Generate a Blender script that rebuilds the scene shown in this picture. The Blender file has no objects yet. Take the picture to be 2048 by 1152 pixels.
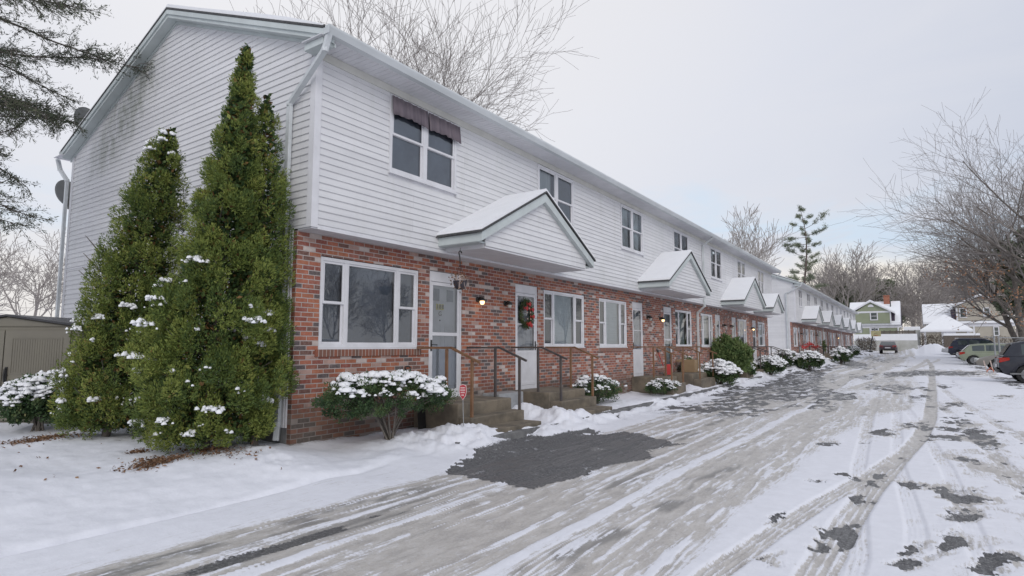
import bpy, math, random
import numpy as np
from mathutils import Vector, Matrix
SC = bpy.context.scene; COL = SC.collection
rnd = random.Random(7); PI = math.pi
# ------------------------------------------------------------------ camera model (used only to find world points)
H = 1.5; F = 1180.; TH = math.atan(116/F); PH = math.atan(814/math.hypot(F, 116))
FW = (-math.sin(PH)*math.cos(TH), math.cos(PH)*math.cos(TH), math.sin(TH)); RT = (math.cos(PH), math.sin(PH), 0.)
UP = (RT[1]*FW[2]-RT[2]*FW[1], RT[2]*FW[0]-RT[0]*FW[2], RT[0]*FW[1]-RT[1]*FW[0])
def ray(px, py):
    u = (px-1024)/F; v = -(py-576)/F
    return [FW[i]+u*RT[i]+v*UP[i] for i in range(3)]
def onx(px, py, X): d = ray(px, py); t = X/d[0]; return Vector((X, d[1]*t, H+d[2]*t))
def ony(px, py, Y): d = ray(px, py); t = Y/d[1]; return Vector((d[0]*t, Y, H+d[2]*t))
def onz(px, py, Z=0): d = ray(px, py); t = (Z-H)/d[2]; return Vector((d[0]*t, d[1]*t, Z))
def atd(px, py, t): d = ray(px, py); return Vector((d[0]*t, d[1]*t, H+d[2]*t))
def depth(x, y): return x*FW[0]+y*FW[1]
# ------------------------------------------------------------------ numpy noise
def _h(ix, iy, s):
    n = (ix*374761393 + iy*668265263 + s*1442695041) & 0xffffffff
    n = ((n ^ (n >> 13))*1274126177) & 0xffffffff
    return ((n ^ (n >> 16)) & 0xffff)/65535.0
def vn(x, y, s=0):
    x = np.asarray(x, float); y = np.asarray(y, float)
    ix = np.floor(x).astype(np.int64); iy = np.floor(y).astype(np.int64); fx = x-ix; fy = y-iy
    fx = fx*fx*(3-2*fx); fy = fy*fy*(3-2*fy)
    a = _h(ix, iy, s); b = _h(ix+1, iy, s); c = _h(ix, iy+1, s); d = _h(ix+1, iy+1, s)
    return (a*(1-fx)+b*fx)*(1-fy)+(c*(1-fx)+d*fx)*fy
def fbm(x, y, s=0, o=4):
    r = 0; a = .5; t = 0
    for k in range(o): r = r+a*vn(x*2**k, y*2**k, s+k*17); t += a; a *= .55
    return r/t
def sst(a, b, x): t = np.clip((x-a)/(b-a), 0, 1); return t*t*(3-2*t)
# ------------------------------------------------------------------ materials
def newmat(name):
    m = bpy.data.materials.new(name); m.use_nodes = True; nt = m.node_tree
    return m, nt, nt.nodes['Principled BSDF']
def N(nt, t, **kw):
    n = nt.nodes.new(t)
    for k, v in kw.items():
        if k in n.inputs: n.inputs[k].default_value = v
        else: setattr(n, k, v)
    return n
def ramp(nt, src, stops, interp='LINEAR'):
    r = nt.nodes.new('ShaderNodeValToRGB'); r.color_ramp.interpolation = interp
    e = r.color_ramp.elements
    while len(e) < len(stops): e.new(.5)
    for i, (p, c) in enumerate(stops): e[i].position = p; e[i].color = (*c, 1) if len(c) == 3 else c
    nt.links.new(src, r.inputs[0]); return r.outputs[0]
def mix(nt, f, a, b, mode='MIX'):
    n = nt.nodes.new('ShaderNodeMix'); n.data_type = 'RGBA'; n.blend_type = mode
    for s, v in ((0, f), (6, a), (7, b)):
        if hasattr(v, 'links') or isinstance(v, bpy.types.NodeSocket): nt.links.new(v, n.inputs[s])
        elif s == 0: n.inputs[0].default_value = v
        else: n.inputs[s].default_value = (*v, 1)
    return n.outputs[2]
def mth(nt, op, a, b=None, c=None):
    n = nt.nodes.new('ShaderNodeMath'); n.operation = op
    for i, v in enumerate((a, b, c)):
        if v is None: continue
        if isinstance(v, bpy.types.NodeSocket): nt.links.new(v, n.inputs[i])
        else: n.inputs[i].default_value = v
    return n.outputs[0]
def noise(nt, vec, scale, detail=4, rough=.6, dist=0):
    n = N(nt, 'ShaderNodeTexNoise', Scale=scale, Detail=detail, Roughness=rough, Distortion=dist)
    nt.links.new(vec, n.inputs['Vector']); return n.outputs['Fac']
def oc(nt): return N(nt, 'ShaderNodeTexCoord').outputs['Object']
def scaled(nt, vec, s):
    n = N(nt, 'ShaderNodeMapping'); n.inputs['Scale'].default_value = s; nt.links.new(vec, n.inputs['Vector']); return n.outputs[0]
def bump(nt, h, strength, dist=.01):
    b = N(nt, 'ShaderNodeBump', Strength=strength, Distance=dist); nt.links.new(h, b.inputs['Height']); return b.outputs[0]
def plain(name, c1, c2=None, scale=6, rough=.6, bmp=0, bscale=60, metal=0, stretch=(1, 1, 1)):
    m, nt, p = newmat(name); p.inputs['Roughness'].default_value = rough; p.inputs['Metallic'].default_value = metal
    c2 = c2 or tuple(v*.8 for v in c1); v = scaled(nt, oc(nt), stretch)
    f = noise(nt, v, scale)
    nt.links.new(ramp(nt, f, [(.35, c1), (.65, c2)]), p.inputs['Base Color'])
    if bmp: nt.links.new(bump(nt, noise(nt, v, bscale), bmp), p.inputs['Normal'])
    return m
M = {}
M['white'] = plain('white_paint', (.70, .70, .73), (.62, .62, .645), 3, .55)
M['trim'] = plain('grey_green_trim', (.55, .60, .60), (.47, .51, .51), 2, .5)
M['gutter'] = plain('gutter_metal', (.62, .65, .67), (.50, .53, .54), 2.5, .45, stretch=(1, .3, 1))
M['frieze'] = plain('frieze_board', (.62, .62, .58), (.54, .54, .50), 2, .6)
M['shingle'] = plain('shingle', (.05, .05, .055), (.09, .09, .09), 30, .9, .4)
M['concrete'] = plain('weathered_concrete', (.215, .18, .135), (.11, .095, .075), 3.2, .85, .5, 70)
M['kerb'] = plain('kerb_concrete', (.20, .20, .20), (.10, .10, .105), 4, .85, .6, 50)
M['rust'] = plain('rusty_rail', (.16, .085, .045), (.24, .13, .07), 5, .55, .1)
M['darkrail'] = plain('dark_rail', (.055, .05, .055), (.10, .085, .075), 5, .5)
M['black'] = plain('black_metal', (.015, .015, .015), (.03, .03, .03), 9, .45)
M['bark'] = plain('bark', (.11, .095, .085), (.18, .16, .14), 8, .9, .5, 40)
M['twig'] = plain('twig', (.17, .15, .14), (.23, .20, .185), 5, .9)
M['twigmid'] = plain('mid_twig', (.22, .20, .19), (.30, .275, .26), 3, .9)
M['twigfar'] = plain('far_twig', (.31, .28, .26), (.40, .365, .345), 2, .9)  # paler twigs for distant trees: haze put into the colour
M['pinebark'] = plain('pine_bark', (.10, .075, .075), (.14, .10, .09), 6, .9)
M['tan'] = plain('tan_shed_plastic', (.175, .162, .128), (.155, .142, .115), 2, .5)
M['shedroof'] = plain('shed_roof_plastic', (.03, .03, .035), (.05, .05, .055), 4, .5)
M['valance'] = plain('purple_grey_cloth', (.20, .165, .185), (.13, .11, .13), 3, .85, stretch=(1, 6, .3))
M['blind'] = plain('pale_blind', (.80, .85, .87), (.70, .75, .77), 2, .7, stretch=(1, 1, 30))
M['curtain'] = plain('pale_curtain', (.72, .76, .76), (.48, .51, .52), 1.5, .8, stretch=(1, 9, .3))
M['skytint'] = plain('sky_reflection_tint', (.33, .36, .42), (.24, .26, .30), 1.5, .8)  # blue-grey behind the panes, painted to stand in for reflected sky
M['screen'] = plain('insect_screen', (.17, .18, .20), (.13, .14, .155), 3, .6)
M['dish'] = plain('dish_grey', (.10, .105, .105), (.07, .075, .075), 3, .5)
M['tyre'] = plain('tyre', (.012, .012, .013), (.03, .03, .03), 9, .85)
M['rim'] = plain('rim', (.30, .31, .32), (.2, .2, .2), 5, .35, metal=.7)
M['greenwall'] = plain('sage_siding', (.27, .295, .20), (.235, .26, .175), 1.2, .7)
M['beigewall'] = plain('beige_siding', (.42, .385, .32), (.36, .33, .275), 1.2, .7)
M['purple'] = plain('dark_gable', (.06, .045, .075), (.045, .035, .055), 2, .8)
M['chimney'] = plain('chimney_brick', (.36, .15, .09), (.25, .10, .07), 8, .9)
M['wood'] = plain('grey_fence_wood', (.15, .125, .105), (.09, .075, .065), 3, .9, stretch=(6, 6, 1))
M['palewall'] = plain('pale_wall', (.50, .50, .48), (.38, .38, .35), 1, .9)
M['red'] = plain('red_plastic', (.45, .03, .025), (.35, .02, .02), 8, .5)
M['signred'] = plain('sign_red', (.42, .015, .03), (.38, .015, .03), 8, .4)
M['pink'] = plain('sign_pale', (.72, .55, .55), (.65, .5, .5), 30, .5)
M['orange'] = plain('orange_handle', (.62, .12, .03), (.55, .10, .03), 8, .45)
M['yellow'] = plain('brass_yellow', (.66, .58, .14), (.60, .52, .12), 20, .4)
M['greynum'] = plain('grey_number', (.10, .11, .12), (.12, .12, .13), 20, .4)
M['cardboard'] = plain('cardboard', (.34, .24, .14), (.29, .20, .12), 3, .8)
M['pot'] = plain('dark_pot', (.06, .05, .065), (.045, .04, .05), 5, .5)
M['stake'] = plain('pale_stake', (.62, .50, .44), (.5, .4, .36), 6, .7)
M['galv'] = plain('galvanised', (.33, .34, .35), (.26, .27, .28), 8, .5)
M['ply'] = plain('backboard', (.45, .42, .24), (.38, .35, .20), 3, .7)
def mat_siding():
    m, nt, p = newmat('vinyl_siding'); v = oc(nt)
    f = noise(nt, scaled(nt, v, (.6, .6, 3)), 2.2, 5)
    base = ramp(nt, f, [(.3, (.735, .735, .75)), (.7, (.665, .665, .685))])
    sep = N(nt, 'ShaderNodeSeparateXYZ'); nt.links.new(v, sep.inputs[0])
    # mildew: a streaky stain of its own shape high on the end wall
    dx = mth(nt, 'MULTIPLY', mth(nt, 'ADD', mth(nt, 'ADD', sep.outputs[0], 5.75), mth(nt, 'MULTIPLY', mth(nt, 'ADD', sep.outputs[2], -6.1), -1.0)), .75)
    dz = mth(nt, 'MULTIPLY', mth(nt, 'ADD', sep.outputs[2], -6.0), .75)
    r2 = mth(nt, 'ADD', mth(nt, 'MULTIPLY', dx, dx), mth(nt, 'MULTIPLY', dz, dz))
    env = mth(nt, 'SUBTRACT', 1.0, r2); env.node.use_clamp = True
    st = noise(nt, scaled(nt, v, (2.0, 1, 1.0)), 1.6, 6, .72)
    st = ramp(nt, st, [(.36, (0, 0, 0)), (.62, (1, 1, 1))])
    k = mth(nt, 'MULTIPLY', mth(nt, 'MULTIPLY', st, env), .9)
    g2 = ramp(nt, noise(nt, scaled(nt, v, (1, 1, .5)), .7, 5, .7), [(.52, (0, 0, 0)), (.75, (1, 1, 1))])
    c = mix(nt, mth(nt, 'MULTIPLY', g2, .22), base, (.45, .47, .43))
    c = mix(nt, k, c, (.25, .27, .22))
    cbx = N(nt, 'ShaderNodeCombineXYZ'); nt.links.new(mth(nt, 'ADD', sep.outputs[0], sep.outputs[1]), cbx.inputs[0]); nt.links.new(sep.outputs[2], cbx.inputs[1])
    bk = N(nt, 'ShaderNodeTexBrick'); bk.offset = .37; nt.links.new(cbx.outputs[0], bk.inputs['Vector'])
    for kk, val in (('Scale', 1), ('Mortar Size', .003), ('Brick Width', 3.66), ('Row Height', .204)): bk.inputs[kk].default_value = val
    bk.inputs['Color1'].default_value = (.92, .92, .92, 1); bk.inputs['Color2'].default_value = (1, 1, 1, 1); bk.inputs['Mortar'].default_value = (.72, .72, .72, 1)
    c = mix(nt, 1.0, c, bk.outputs['Color'], 'MULTIPLY')
    drip = ramp(nt, noise(nt, scaled(nt, v, (3, 3, .25)), 1.5, 5, .7), [(.52, (0, 0, 0)), (.8, (1, 1, 1))]); c = mix(nt, mth(nt, 'MULTIPLY', drip, .3), c, (.50, .50, .47))
    nt.links.new(bump(nt, noise(nt, scaled(nt, v, (1, 1, 1)), 1.1, 2), .25, .06), p.inputs['Normal'])
    nt.links.new(c, p.inputs['Base Color']); p.inputs['Roughness'].default_value = .5
    return m
M['siding'] = mat_siding()
def mat_brick():
    m, nt, p = newmat('mixed_brick'); v = oc(nt); sep = N(nt, 'ShaderNodeSeparateXYZ'); nt.links.new(v, sep.inputs[0])
    cb = N(nt, 'ShaderNodeCombineXYZ')
    nt.links.new(mth(nt, 'ADD', sep.outputs[0], sep.outputs[1]), cb.inputs[0]); nt.links.new(sep.outputs[2], cb.inputs[1])
    b = N(nt, 'ShaderNodeTexBrick'); b.offset = .5
    nt.links.new(cb.outputs[0], b.inputs['Vector'])
    for k, val in (('Scale', 1), ('Mortar Size', .0065), ('Mortar Smooth', .15), ('Bias', 0), ('Brick Width', .205), ('Row Height', .0678)): b.inputs[k].default_value = val
    b.inputs['Color1'].default_value = (0, 0, 0, 1); b.inputs['Color2'].default_value = (1, 1, 1, 1); b.inputs['Mortar'].default_value = (.5, .5, .5, 1)
    col = ramp(nt, b.outputs['Color'], [(0, (.10, .085, .085)), (.12, (.14, .075, .06)), (.22, (.28, .095, .055)), (.36, (.23, .09, .06)), (.48, (.34, .13, .07)),
                                        (.60, (.22, .07, .05)), (.68, (.34, .12, .07)), (.78, (.26, .10, .07)), (.86, (.38, .26, .22)), (.92, (.47, .42, .39))], 'CONSTANT')
    n1 = noise(nt, v, 22, 5, .7); n2 = noise(nt, v, 5, 4, .6)
    col = mix(nt, ramp(nt, n1, [(.46, (0, 0, 0)), (.72, (.32, .32, .32))]), col, (.42, .33, .30))
    col = mix(nt, .5, col, ramp(nt, n2, [(.3, (.35, .3, .3)), (.7, (.75, .7, .7))]), 'OVERLAY')
    mort = ramp(nt, noise(nt, v, 6, 4), [(.3, (.47, .42, .40)), (.7, (.36, .32, .30))])
    col = mix(nt, b.outputs['Fac'], col, mort)
    # damp, dirty foot of the wall
    z = mth(nt, 'ADD', sep.outputs[2], mth(nt, 'MULTIPLY', n2, .35))
    dirt = ramp(nt, z, [(.55, (1, 1, 1)), (.85, (0, 0, 0))])
    col = mix(nt, mth(nt, 'MULTIPLY', dirt, .6), col, (.09, .075, .06))
    nt.links.new(col, p.inputs['Base Color']); p.inputs['Roughness'].default_value = .85
    h = mth(nt, 'ADD', mth(nt, 'SUBTRACT', 1.0, b.outputs['Fac']), mth(nt, 'MULTIPLY', n1, .4))
    nt.links.new(bump(nt, h, .6, .006), p.inputs['Normal'])
    return m
M['brick'] = mat_brick()
def mat_rowlock():
    m, nt, p = newmat('rowlock_brick'); v = oc(nt); sep = N(nt, 'ShaderNodeSeparateXYZ'); nt.links.new(v, sep.inputs[0])
    cb = N(nt, 'ShaderNodeCombineXYZ'); nt.links.new(sep.outputs[1], cb.inputs[0]); cb.inputs[1].default_value = 2.5
    b = N(nt, 'ShaderNodeTexBrick'); b.offset = 0; nt.links.new(cb.outputs[0], b.inputs['Vector'])
    for k, val in (('Scale', 1), ('Mortar Size', .006), ('Brick Width', .0678), ('Row Height', 5.)): b.inputs[k].default_value = val
    b.inputs['Color1'].default_value = (.26, .09, .055, 1); b.inputs['Color2'].default_value = (.15, .09, .07, 1); b.inputs['Mortar'].default_value = (.38, .33, .30, 1)
    nt.links.new(b.outputs['Color'], p.inputs['Base Color']); p.inputs['Roughness'].default_value = .85
    return m
M['rowlock'] = mat_rowlock()
def mat_snow(name='snow', c=(.84, .85, .88)):
    m, nt, p = newmat(name); v = oc(nt)
    nt.links.new(ramp(nt, noise(nt, v, 3, 5), [(.3, c), (.7, tuple(x*.95 for x in c))]), p.inputs['Base Color'])
    p.inputs['Roughness'].default_value = .75
    nt.links.new(bump(nt, noise(nt, v, 35, 5), .35, .02), p.inputs['Normal']); return m
M['snow'] = mat_snow()
def mat_glass():
    m = bpy.data.materials.new('window_glass'); m.use_nodes = True; nt = m.node_tree; nt.nodes.clear()
    o = N(nt, 'ShaderNodeOutputMaterial'); ms = N(nt, 'ShaderNodeMixShader')
    fr = N(nt, 'ShaderNodeFresnel', IOR=2.05); tr = N(nt, 'ShaderNodeBsdfTransparent'); tr.inputs[0].default_value = (.93, .96, .96, 1)
    g = N(nt, 'ShaderNodeBsdfGlossy', Roughness=.01); g.inputs['Color'].default_value = (.9, .93, .97, 1)
    nt.links.new(bump(nt, noise(nt, oc(nt), 1.1, 1), .02, .03), g.inputs['Normal'])
    nt.links.new(fr.outputs[0], ms.inputs[0]); nt.links.new(tr.outputs[0], ms.inputs[1]); nt.links.new(g.outputs[0], ms.inputs[2]); nt.links.new(ms.outputs[0], o.inputs[0])
    return m
M['glass'] = mat_glass()
def mat_carglass():
    m, nt, p = newmat('car_glass'); p.inputs['Base Color'].default_value = (.03, .045, .045, 1); p.inputs['Roughness'].default_value = .05
    p.inputs['IOR'].default_value = 1.9; return m
M['carglass'] = mat_carglass()
def paint(name, c):
    m, nt, p = newmat(name); f = noise(nt, oc(nt), 4, 5)
    nt.links.new(mix(nt, ramp(nt, f, [(.45, (0, 0, 0)), (.8, (.06, .06, .06))]), c, (.45, .45, .45)), p.inputs['Base Color'])
    p.inputs['Roughness'].default_value = .3; p.inputs['Coat Weight'].default_value = .3; p.inputs['Coat Roughness'].default_value = .1; return m
def lit(name, c, s):
    m, nt, p = newmat(name); p.inputs['Base Color'].default_value = (*c, 1); p.inputs['Emission Color'].default_value = (*c, 1); p.inputs['Emission Strength'].default_value = s; return m
M['bulb'] = lit('lit_bulb', (1, .66, .32), 2.2)
M['lampglass'] = plain('lamp_glass', (.55, .55, .52), (.45, .45, .42), 9, .2)
def mat_leaf(name, stops, rough=.6):
    m, nt, p = newmat(name); a = N(nt, 'ShaderNodeAttribute'); a.attribute_name = 'tint'
    nt.links.new(ramp(nt, a.outputs['Fac'], stops), p.inputs['Base Color']); p.inputs['Roughness'].default_value = rough
    p.inputs['Specular IOR Level'].default_value = .25
    return m
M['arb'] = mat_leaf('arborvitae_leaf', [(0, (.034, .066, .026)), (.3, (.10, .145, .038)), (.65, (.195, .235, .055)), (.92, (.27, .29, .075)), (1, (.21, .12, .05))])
M['yew'] = mat_leaf('yew_leaf', [(0, (.026, .055, .028)), (.6, (.07, .115, .045)), (.92, (.14, .17, .07)), (1, (.16, .12, .06))])
M['rhodo'] = mat_leaf('rhododendron_leaf', [(0, (.06, .105, .04)), (.6, (.13, .185, .065)), (1, (.24, .26, .12))])
M['brownleaf'] = mat_leaf('brown_leaf', [(0, (.22, .12, .07)), (.6, (.36, .19, .11)), (1, (.45, .27, .16))])
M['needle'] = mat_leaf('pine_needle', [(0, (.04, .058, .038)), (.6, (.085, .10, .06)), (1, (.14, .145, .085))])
M['needlefar'] = mat_leaf('far_pine_needle', [(0, (.13, .155, .11)), (.6, (.19, .22, .14)), (1, (.17, .18, .11))])  # needle colour lightened for distance, as painted haze
M['litter'] = mat_leaf('leaf_litter', [(0, (.09, .05, .03)), (.6, (.19, .10, .055)), (1, (.28, .18, .11))])
# ------------------------------------------------------------------ mesh helpers
def setp(o, label=None, cat=None, group=None, kind=None):
    for k, v in (('label', label), ('category', cat), ('group', group), ('kind', kind)):
        if v: o[k] = v
    return o
def wloc(o):
    v = Vector((0, 0, 0))
    while o is not None: v = v+Vector(o.location); o = o.parent
    return v
class MB:
    def __init__(s): s.v = []; s.f = []; s.mi = []
    def add(s, vs, fs, mi=0):
        n = len(s.v); s.v += [tuple(v) for v in vs]; s.f += [tuple(i+n for i in f) for f in fs]; s.mi += [mi]*len(fs); return s
    def box(s, x0, x1, y0, y1, z0, z1, mi=0):
        return s.add([(x0, y0, z0), (x1, y0, z0), (x1, y1, z0), (x0, y1, z0), (x0, y0, z1), (x1, y0, z1), (x1, y1, z1), (x0, y1, z1)],
                     [(0, 3, 2, 1), (4, 5, 6, 7), (0, 1, 5, 4), (1, 2, 6, 5), (2, 3, 7, 6), (3, 0, 4, 7)], mi)
    def bar(s, a, b, w, h=None, mi=0, up=(0, 0, 1)):
        a = Vector(a); b = Vector(b); h = h or w; d = (b-a).normalized(); u = Vector(up)
        if abs(d.dot(u)) > .98: u = Vector((0, 1, 0))
        r = d.cross(u).normalized()*w/2; u = r.cross(d).normalized()*h/2
        vs = [a-r-u, a+r-u, a+r+u, a-r+u, b-r-u, b+r-u, b+r+u, b-r+u]
        return s.add(vs, [(0, 1, 2, 3), (7, 6, 5, 4), (0, 4, 5, 1), (1, 5, 6, 2), (2, 6, 7, 3), (3, 7, 4, 0)], mi)
    def tube(s, pts, rad, n=6, mi=0, cap=True):
        pts = [Vector(p) for p in pts]; k = len(pts); rad = rad if isinstance(rad, (list, tuple)) else [rad]*k
        base = len(s.v); u = None
        for i, p in enumerate(pts):
            d = (pts[min(i+1, k-1)]-pts[max(i-1, 0)]).normalized()
            if u is None: u = d.orthogonal().normalized()
            else:
                u = (u-d*u.dot(d)); u = u.normalized() if u.length > 1e-6 else d.orthogonal().normalized()
            w = d.cross(u)
            for j in range(n):
                a = 2*PI*j/n; s.v.append(tuple(p+(u*math.cos(a)+w*math.sin(a))*rad[i]))
        for i in range(k-1):
            for j in range(n):
                a = base+i*n+j; b = base+i*n+(j+1) % n; s.f.append((a, b, b+n, a+n)); s.mi.append(mi)
        if cap and n > 3:
            s.f.append(tuple(base+j for j in reversed(range(n)))); s.mi.append(mi)
            s.f.append(tuple(base+(k-1)*n+j for j in range(n))); s.mi.append(mi)
        return s
    def prism(s, poly, a0, a1, axis='y', mi=0):   # poly of (u,v) extruded along axis
        n = len(poly)
        def P(u, v, w): return (u, w, v) if axis == 'y' else ((w, u, v) if axis == 'x' else (u, v, w))
        vs = [P(u, v, a0) for u, v in poly]+[P(u, v, a1) for u, v in poly]
        return s.add(vs, [tuple(range(n)), tuple(range(2*n-1, n-1, -1))]+[(i, i+n, (i+1) % n+n, (i+1) % n) for i in range(n)], mi)
    def lathe(s, c, prof, n=16, mi=0, axis='z', squash=1):
        vs = []; fs = []
        for r, z in prof:
            for j in range(n):
                a = 2*PI*j/n; x, y = r*math.cos(a), r*math.sin(a)*squash
                q = (x, y, z) if axis == 'z' else ((z, x, y) if axis == 'x' else (x, z, y))
                vs.append((c[0]+q[0], c[1]+q[1], c[2]+q[2]))
        for i in range(len(prof)-1):
            for j in range(n): fs.append((i*n+j, i*n+(j+1) % n, (i+1)*n+(j+1) % n, (i+1)*n+j))
        fs.append(tuple(reversed(range(n)))); fs.append(tuple((len(prof)-1)*n+j for j in range(n)))
        return s.add(vs, fs, mi)
    def build(s, name, mats, parent=None, smooth=False, local=False, bevel=0):
        me = bpy.data.meshes.new(name)
        vs = s.v
        if parent is not None and not local:
            L = wloc(parent); vs = [(v[0]-L.x, v[1]-L.y, v[2]-L.z) for v in vs]
        me.from_pydata(vs, [], s.f); mats = mats if isinstance(mats, (list, tuple)) else [mats]
        for m in mats: me.materials.append(m)
        if len(mats) > 1: me.polygons.foreach_set('material_index', s.mi)
        if smooth: me.polygons.foreach_set('use_smooth', [True]*len(me.polygons))
        me.update(); o = bpy.data.objects.new(name, me); COL.objects.link(o); o.parent = parent
        if bevel:
            b = o.modifiers.new('bevel', 'BEVEL'); b.width = bevel; b.segments = 2; b.limit_method = 'ANGLE'; b.angle_limit = .7
        return o
def npmesh(name, V, Fc, mat, parent=None, tint=None, smooth=False):
    """V (n,3) world, Fc (m,k) int. tint per face"""
    me = bpy.data.meshes.new(name); V = np.asarray(V, np.float32); Fc = np.asarray(Fc, np.int32); m, k = Fc.shape
    if parent is not None: V = V-np.array(wloc(parent), np.float32)
    me.vertices.add(len(V)); me.vertices.foreach_set('co', V.ravel())
    me.loops.add(m*k); me.loops.foreach_set('vertex_index', Fc.ravel())
    me.polygons.add(m); me.polygons.foreach_set('loop_start', np.arange(0, m*k, k, dtype=np.int32)); me.polygons.foreach_set('loop_total', np.full(m, k, np.int32))
    if smooth: me.polygons.foreach_set('use_smooth', np.ones(m, bool))
    me.update(calc_edges=True); me.validate()
    if tint is not None:
        a = me.attributes.new('tint', 'FLOAT', 'FACE'); a.data.foreach_set('value', np.asarray(tint, np.float32))
    me.materials.append(mat); o = bpy.data.objects.new(name, me); COL.objects.link(o); o.parent = parent; return o
def thing(name, loc, label, cat, group=None, rz=0, kind=None):
    o = bpy.data.objects.new(name, None); COL.objects.link(o); o.location = loc; o.rotation_euler = (0, 0, rz); o.empty_display_size = .3
    return setp(o, label, cat, group, kind)
def copy_tree(o, parent=None):
    c = o.copy(); COL.objects.link(c); c.parent = parent
    for ch in [k for k in bpy.data.objects if k.parent == o]: copy_tree(ch, c)
    return c
# ------------------------------------------------------------------ camera, world, light
cam = bpy.data.objects.new('camera', bpy.data.cameras.new('camera')); COL.objects.link(cam); SC.camera = cam
cam.location = (0, 0, H); cam.rotation_euler = (PI/2+TH, 0, PH); cam.data.sensor_width = 36; cam.data.lens = F/2048*36; cam.data.clip_end = 3000; cam.data.clip_start = .05
w = bpy.data.worlds.new('World'); SC.world = w; w.use_nodes = True; nt = w.node_tree; bg = nt.nodes['Background']
sky = N(nt, 'ShaderNodeTexSky'); sky.sky_type = 'NISHITA'; sky.sun_disc = False; sky.sun_elevation = math.radians(32); sky.sun_rotation = math.radians(136); sky.air_density = 1.2; sky.dust_density = 2
SUN_AZ = math.radians(136)
gen = N(nt, 'ShaderNodeTexCoord').outputs['Generated']; sep = N(nt, 'ShaderNodeSeparateXYZ'); nt.links.new(gen, sep.inputs[0])
def dotv(v):
    n = N(nt, 'ShaderNodeVectorMath'); n.operation = 'DOT_PRODUCT'; nt.links.new(gen, n.inputs[0]); n.inputs[1].default_value = v; return n.outputs['Value']
K = 10.0   # background strength is 0.1, cloud radiances are given in display units times K
def kc(*c): return tuple(v*K for v in c)
bright = Vector(ray(700, -200)).normalized()
cl = ramp(nt, dotv(tuple(bright)), [(.50, kc(.46, .495, .585)), (.80, kc(.61, .625, .685)), (.97, kc(.71, .705, .725))])
nz = noise(nt, scaled(nt, gen, (1.2, 1.2, 5)), 1.7, 6, .55, .6)
cl = mix(nt, ramp(nt, nz, [(.35, (0, 0, 0)), (.7, (.35, .35, .35))]), cl, kc(.66, .655, .68))
# pale warm break in the cloud low down, with a strip of clear sky above it
el = sep.outputs[2]
warm = ramp(nt, mth(nt, 'ADD', el, mth(nt, 'MULTIPLY', mth(nt, 'SUBTRACT', noise(nt, scaled(nt, gen, (2, 2, 7)), 1.4, 5, .6, .4), .5), .22)), [(.105, (1, 1, 1)), (.165, (0, 0, 0))])
far = ramp(nt, sep.outputs[1], [(.80, (.55, .55, .55)), (.95, (1, 1, 1))])
cl2 = mix(nt, mth(nt, 'MULTIPLY', mth(nt, 'MULTIPLY', warm, far), .92), cl, kc(.78, .725, .655))
bl = ramp(nt, mth(nt, 'ADD', el, mth(nt, 'MULTIPLY', mth(nt, 'SUBTRACT', noise(nt, scaled(nt, gen, (2, 2, 6)), 2.2, 5, .6, .5), .5), .3)), [(.13, (0, 0, 0)), (.17, (1, 1, 1)), (.24, (0, 0, 0))])
cl3 = mix(nt, mth(nt, 'MULTIPLY', mth(nt, 'MULTIPLY', bl, far), .62), cl2, kc(.50, .63, .76))
fin = mix(nt, .06, cl3, sky.outputs[0]); nt.links.new(fin, bg.inputs[0]); bg.inputs[1].default_value = .1
sl = bpy.data.lights.new('sun', 'SUN'); sl.energy = .95; sl.angle = math.radians(35); sl.color = (1, .96, .9)
so = bpy.data.objects.new('sun', sl); COL.objects.link(so)
so.rotation_euler = Vector((math.sin(SUN_AZ)*math.cos(.56), math.cos(SUN_AZ)*math.cos(.56), math.sin(.56))).to_track_quat('Z', 'Y').to_euler()
SC.view_settings.view_transform = 'Standard'; SC.view_settings.look = 'None'; SC.view_settings.exposure = .33; SC.view_settings.gamma = 1
# ------------------------------------------------------------------ ground
RY = [-30, 20, 30, 46, 54, 67, 77, 90, 130, 500]; RZ = [0, 0, .06, .15, .25, .48, .62, .75, 1.0, 2.5]
KY = [-60, 4, 7, 9, 16, 30, 60, 200]; KX = [-5.55, -5.5, -5.45, -5.32, -5.5, -5.8, -5.5, -5.5]
def base_z(x, y):
    x = np.asarray(x, float); y = np.asarray(y, float)
    r = np.interp(y, RY, RZ); xk = np.interp(y, KY, KX)
    t = np.clip(xk-x, 0, None)
    z = r+sst(0, 1, t/np.interp(y, [6.2, 7.2], [1.5, .12]))*.09+np.clip(t, 0, 1.8)*.03+np.clip(t-1.8, 0, 8)*.012
    z = z+sst(36, 48, y)*sst(0, 1.5, t)*.18
    z = z+sst(8, 14, x)*.3
    return z
MOUNDS = [(-5.75, 6.9, .55, .75, .20), (-6.15, 6.35, .45, .7, .12), (-5.75, 5.6, .5, .8, .07), (-5.65, 9.75, .38, .42, .24), (-6.3, 9.7, .5, .4, .2), (-5.6, 10.3, .3, .35, .12),
          (-5.85, 13.2, .4, 1.2, .08), (-6.1, 19.0, .3, .5, .12), (-5.9, 24, .4, 1.6, .10), (-6.1, 28.5, .4, .8, .22), (-6.0, 33, .35, 1.2, .2), (-6.0, 38.5, .5, 1.6, .28),
          (-5.9, 43.5, .6, 2.0, .35), (-5.8, 50, .5, 2.6, .25), (-5.7, 58, .5, 2.0, .25), (-5.7, 66, .5, 2.6, .25), (-5.7, 76, .5, 3.0, .25),
          (1.2, 80.5, 1.7, 2.0, 1.25), (-.4, 79.5, 1.4, 1.5, .55), (2.8, 36.8, 1.0, .7, .10), (2.2, 43, .8, 1.2, .12), (-6.4, 4.3, 1.0, .6, .09)]
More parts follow.
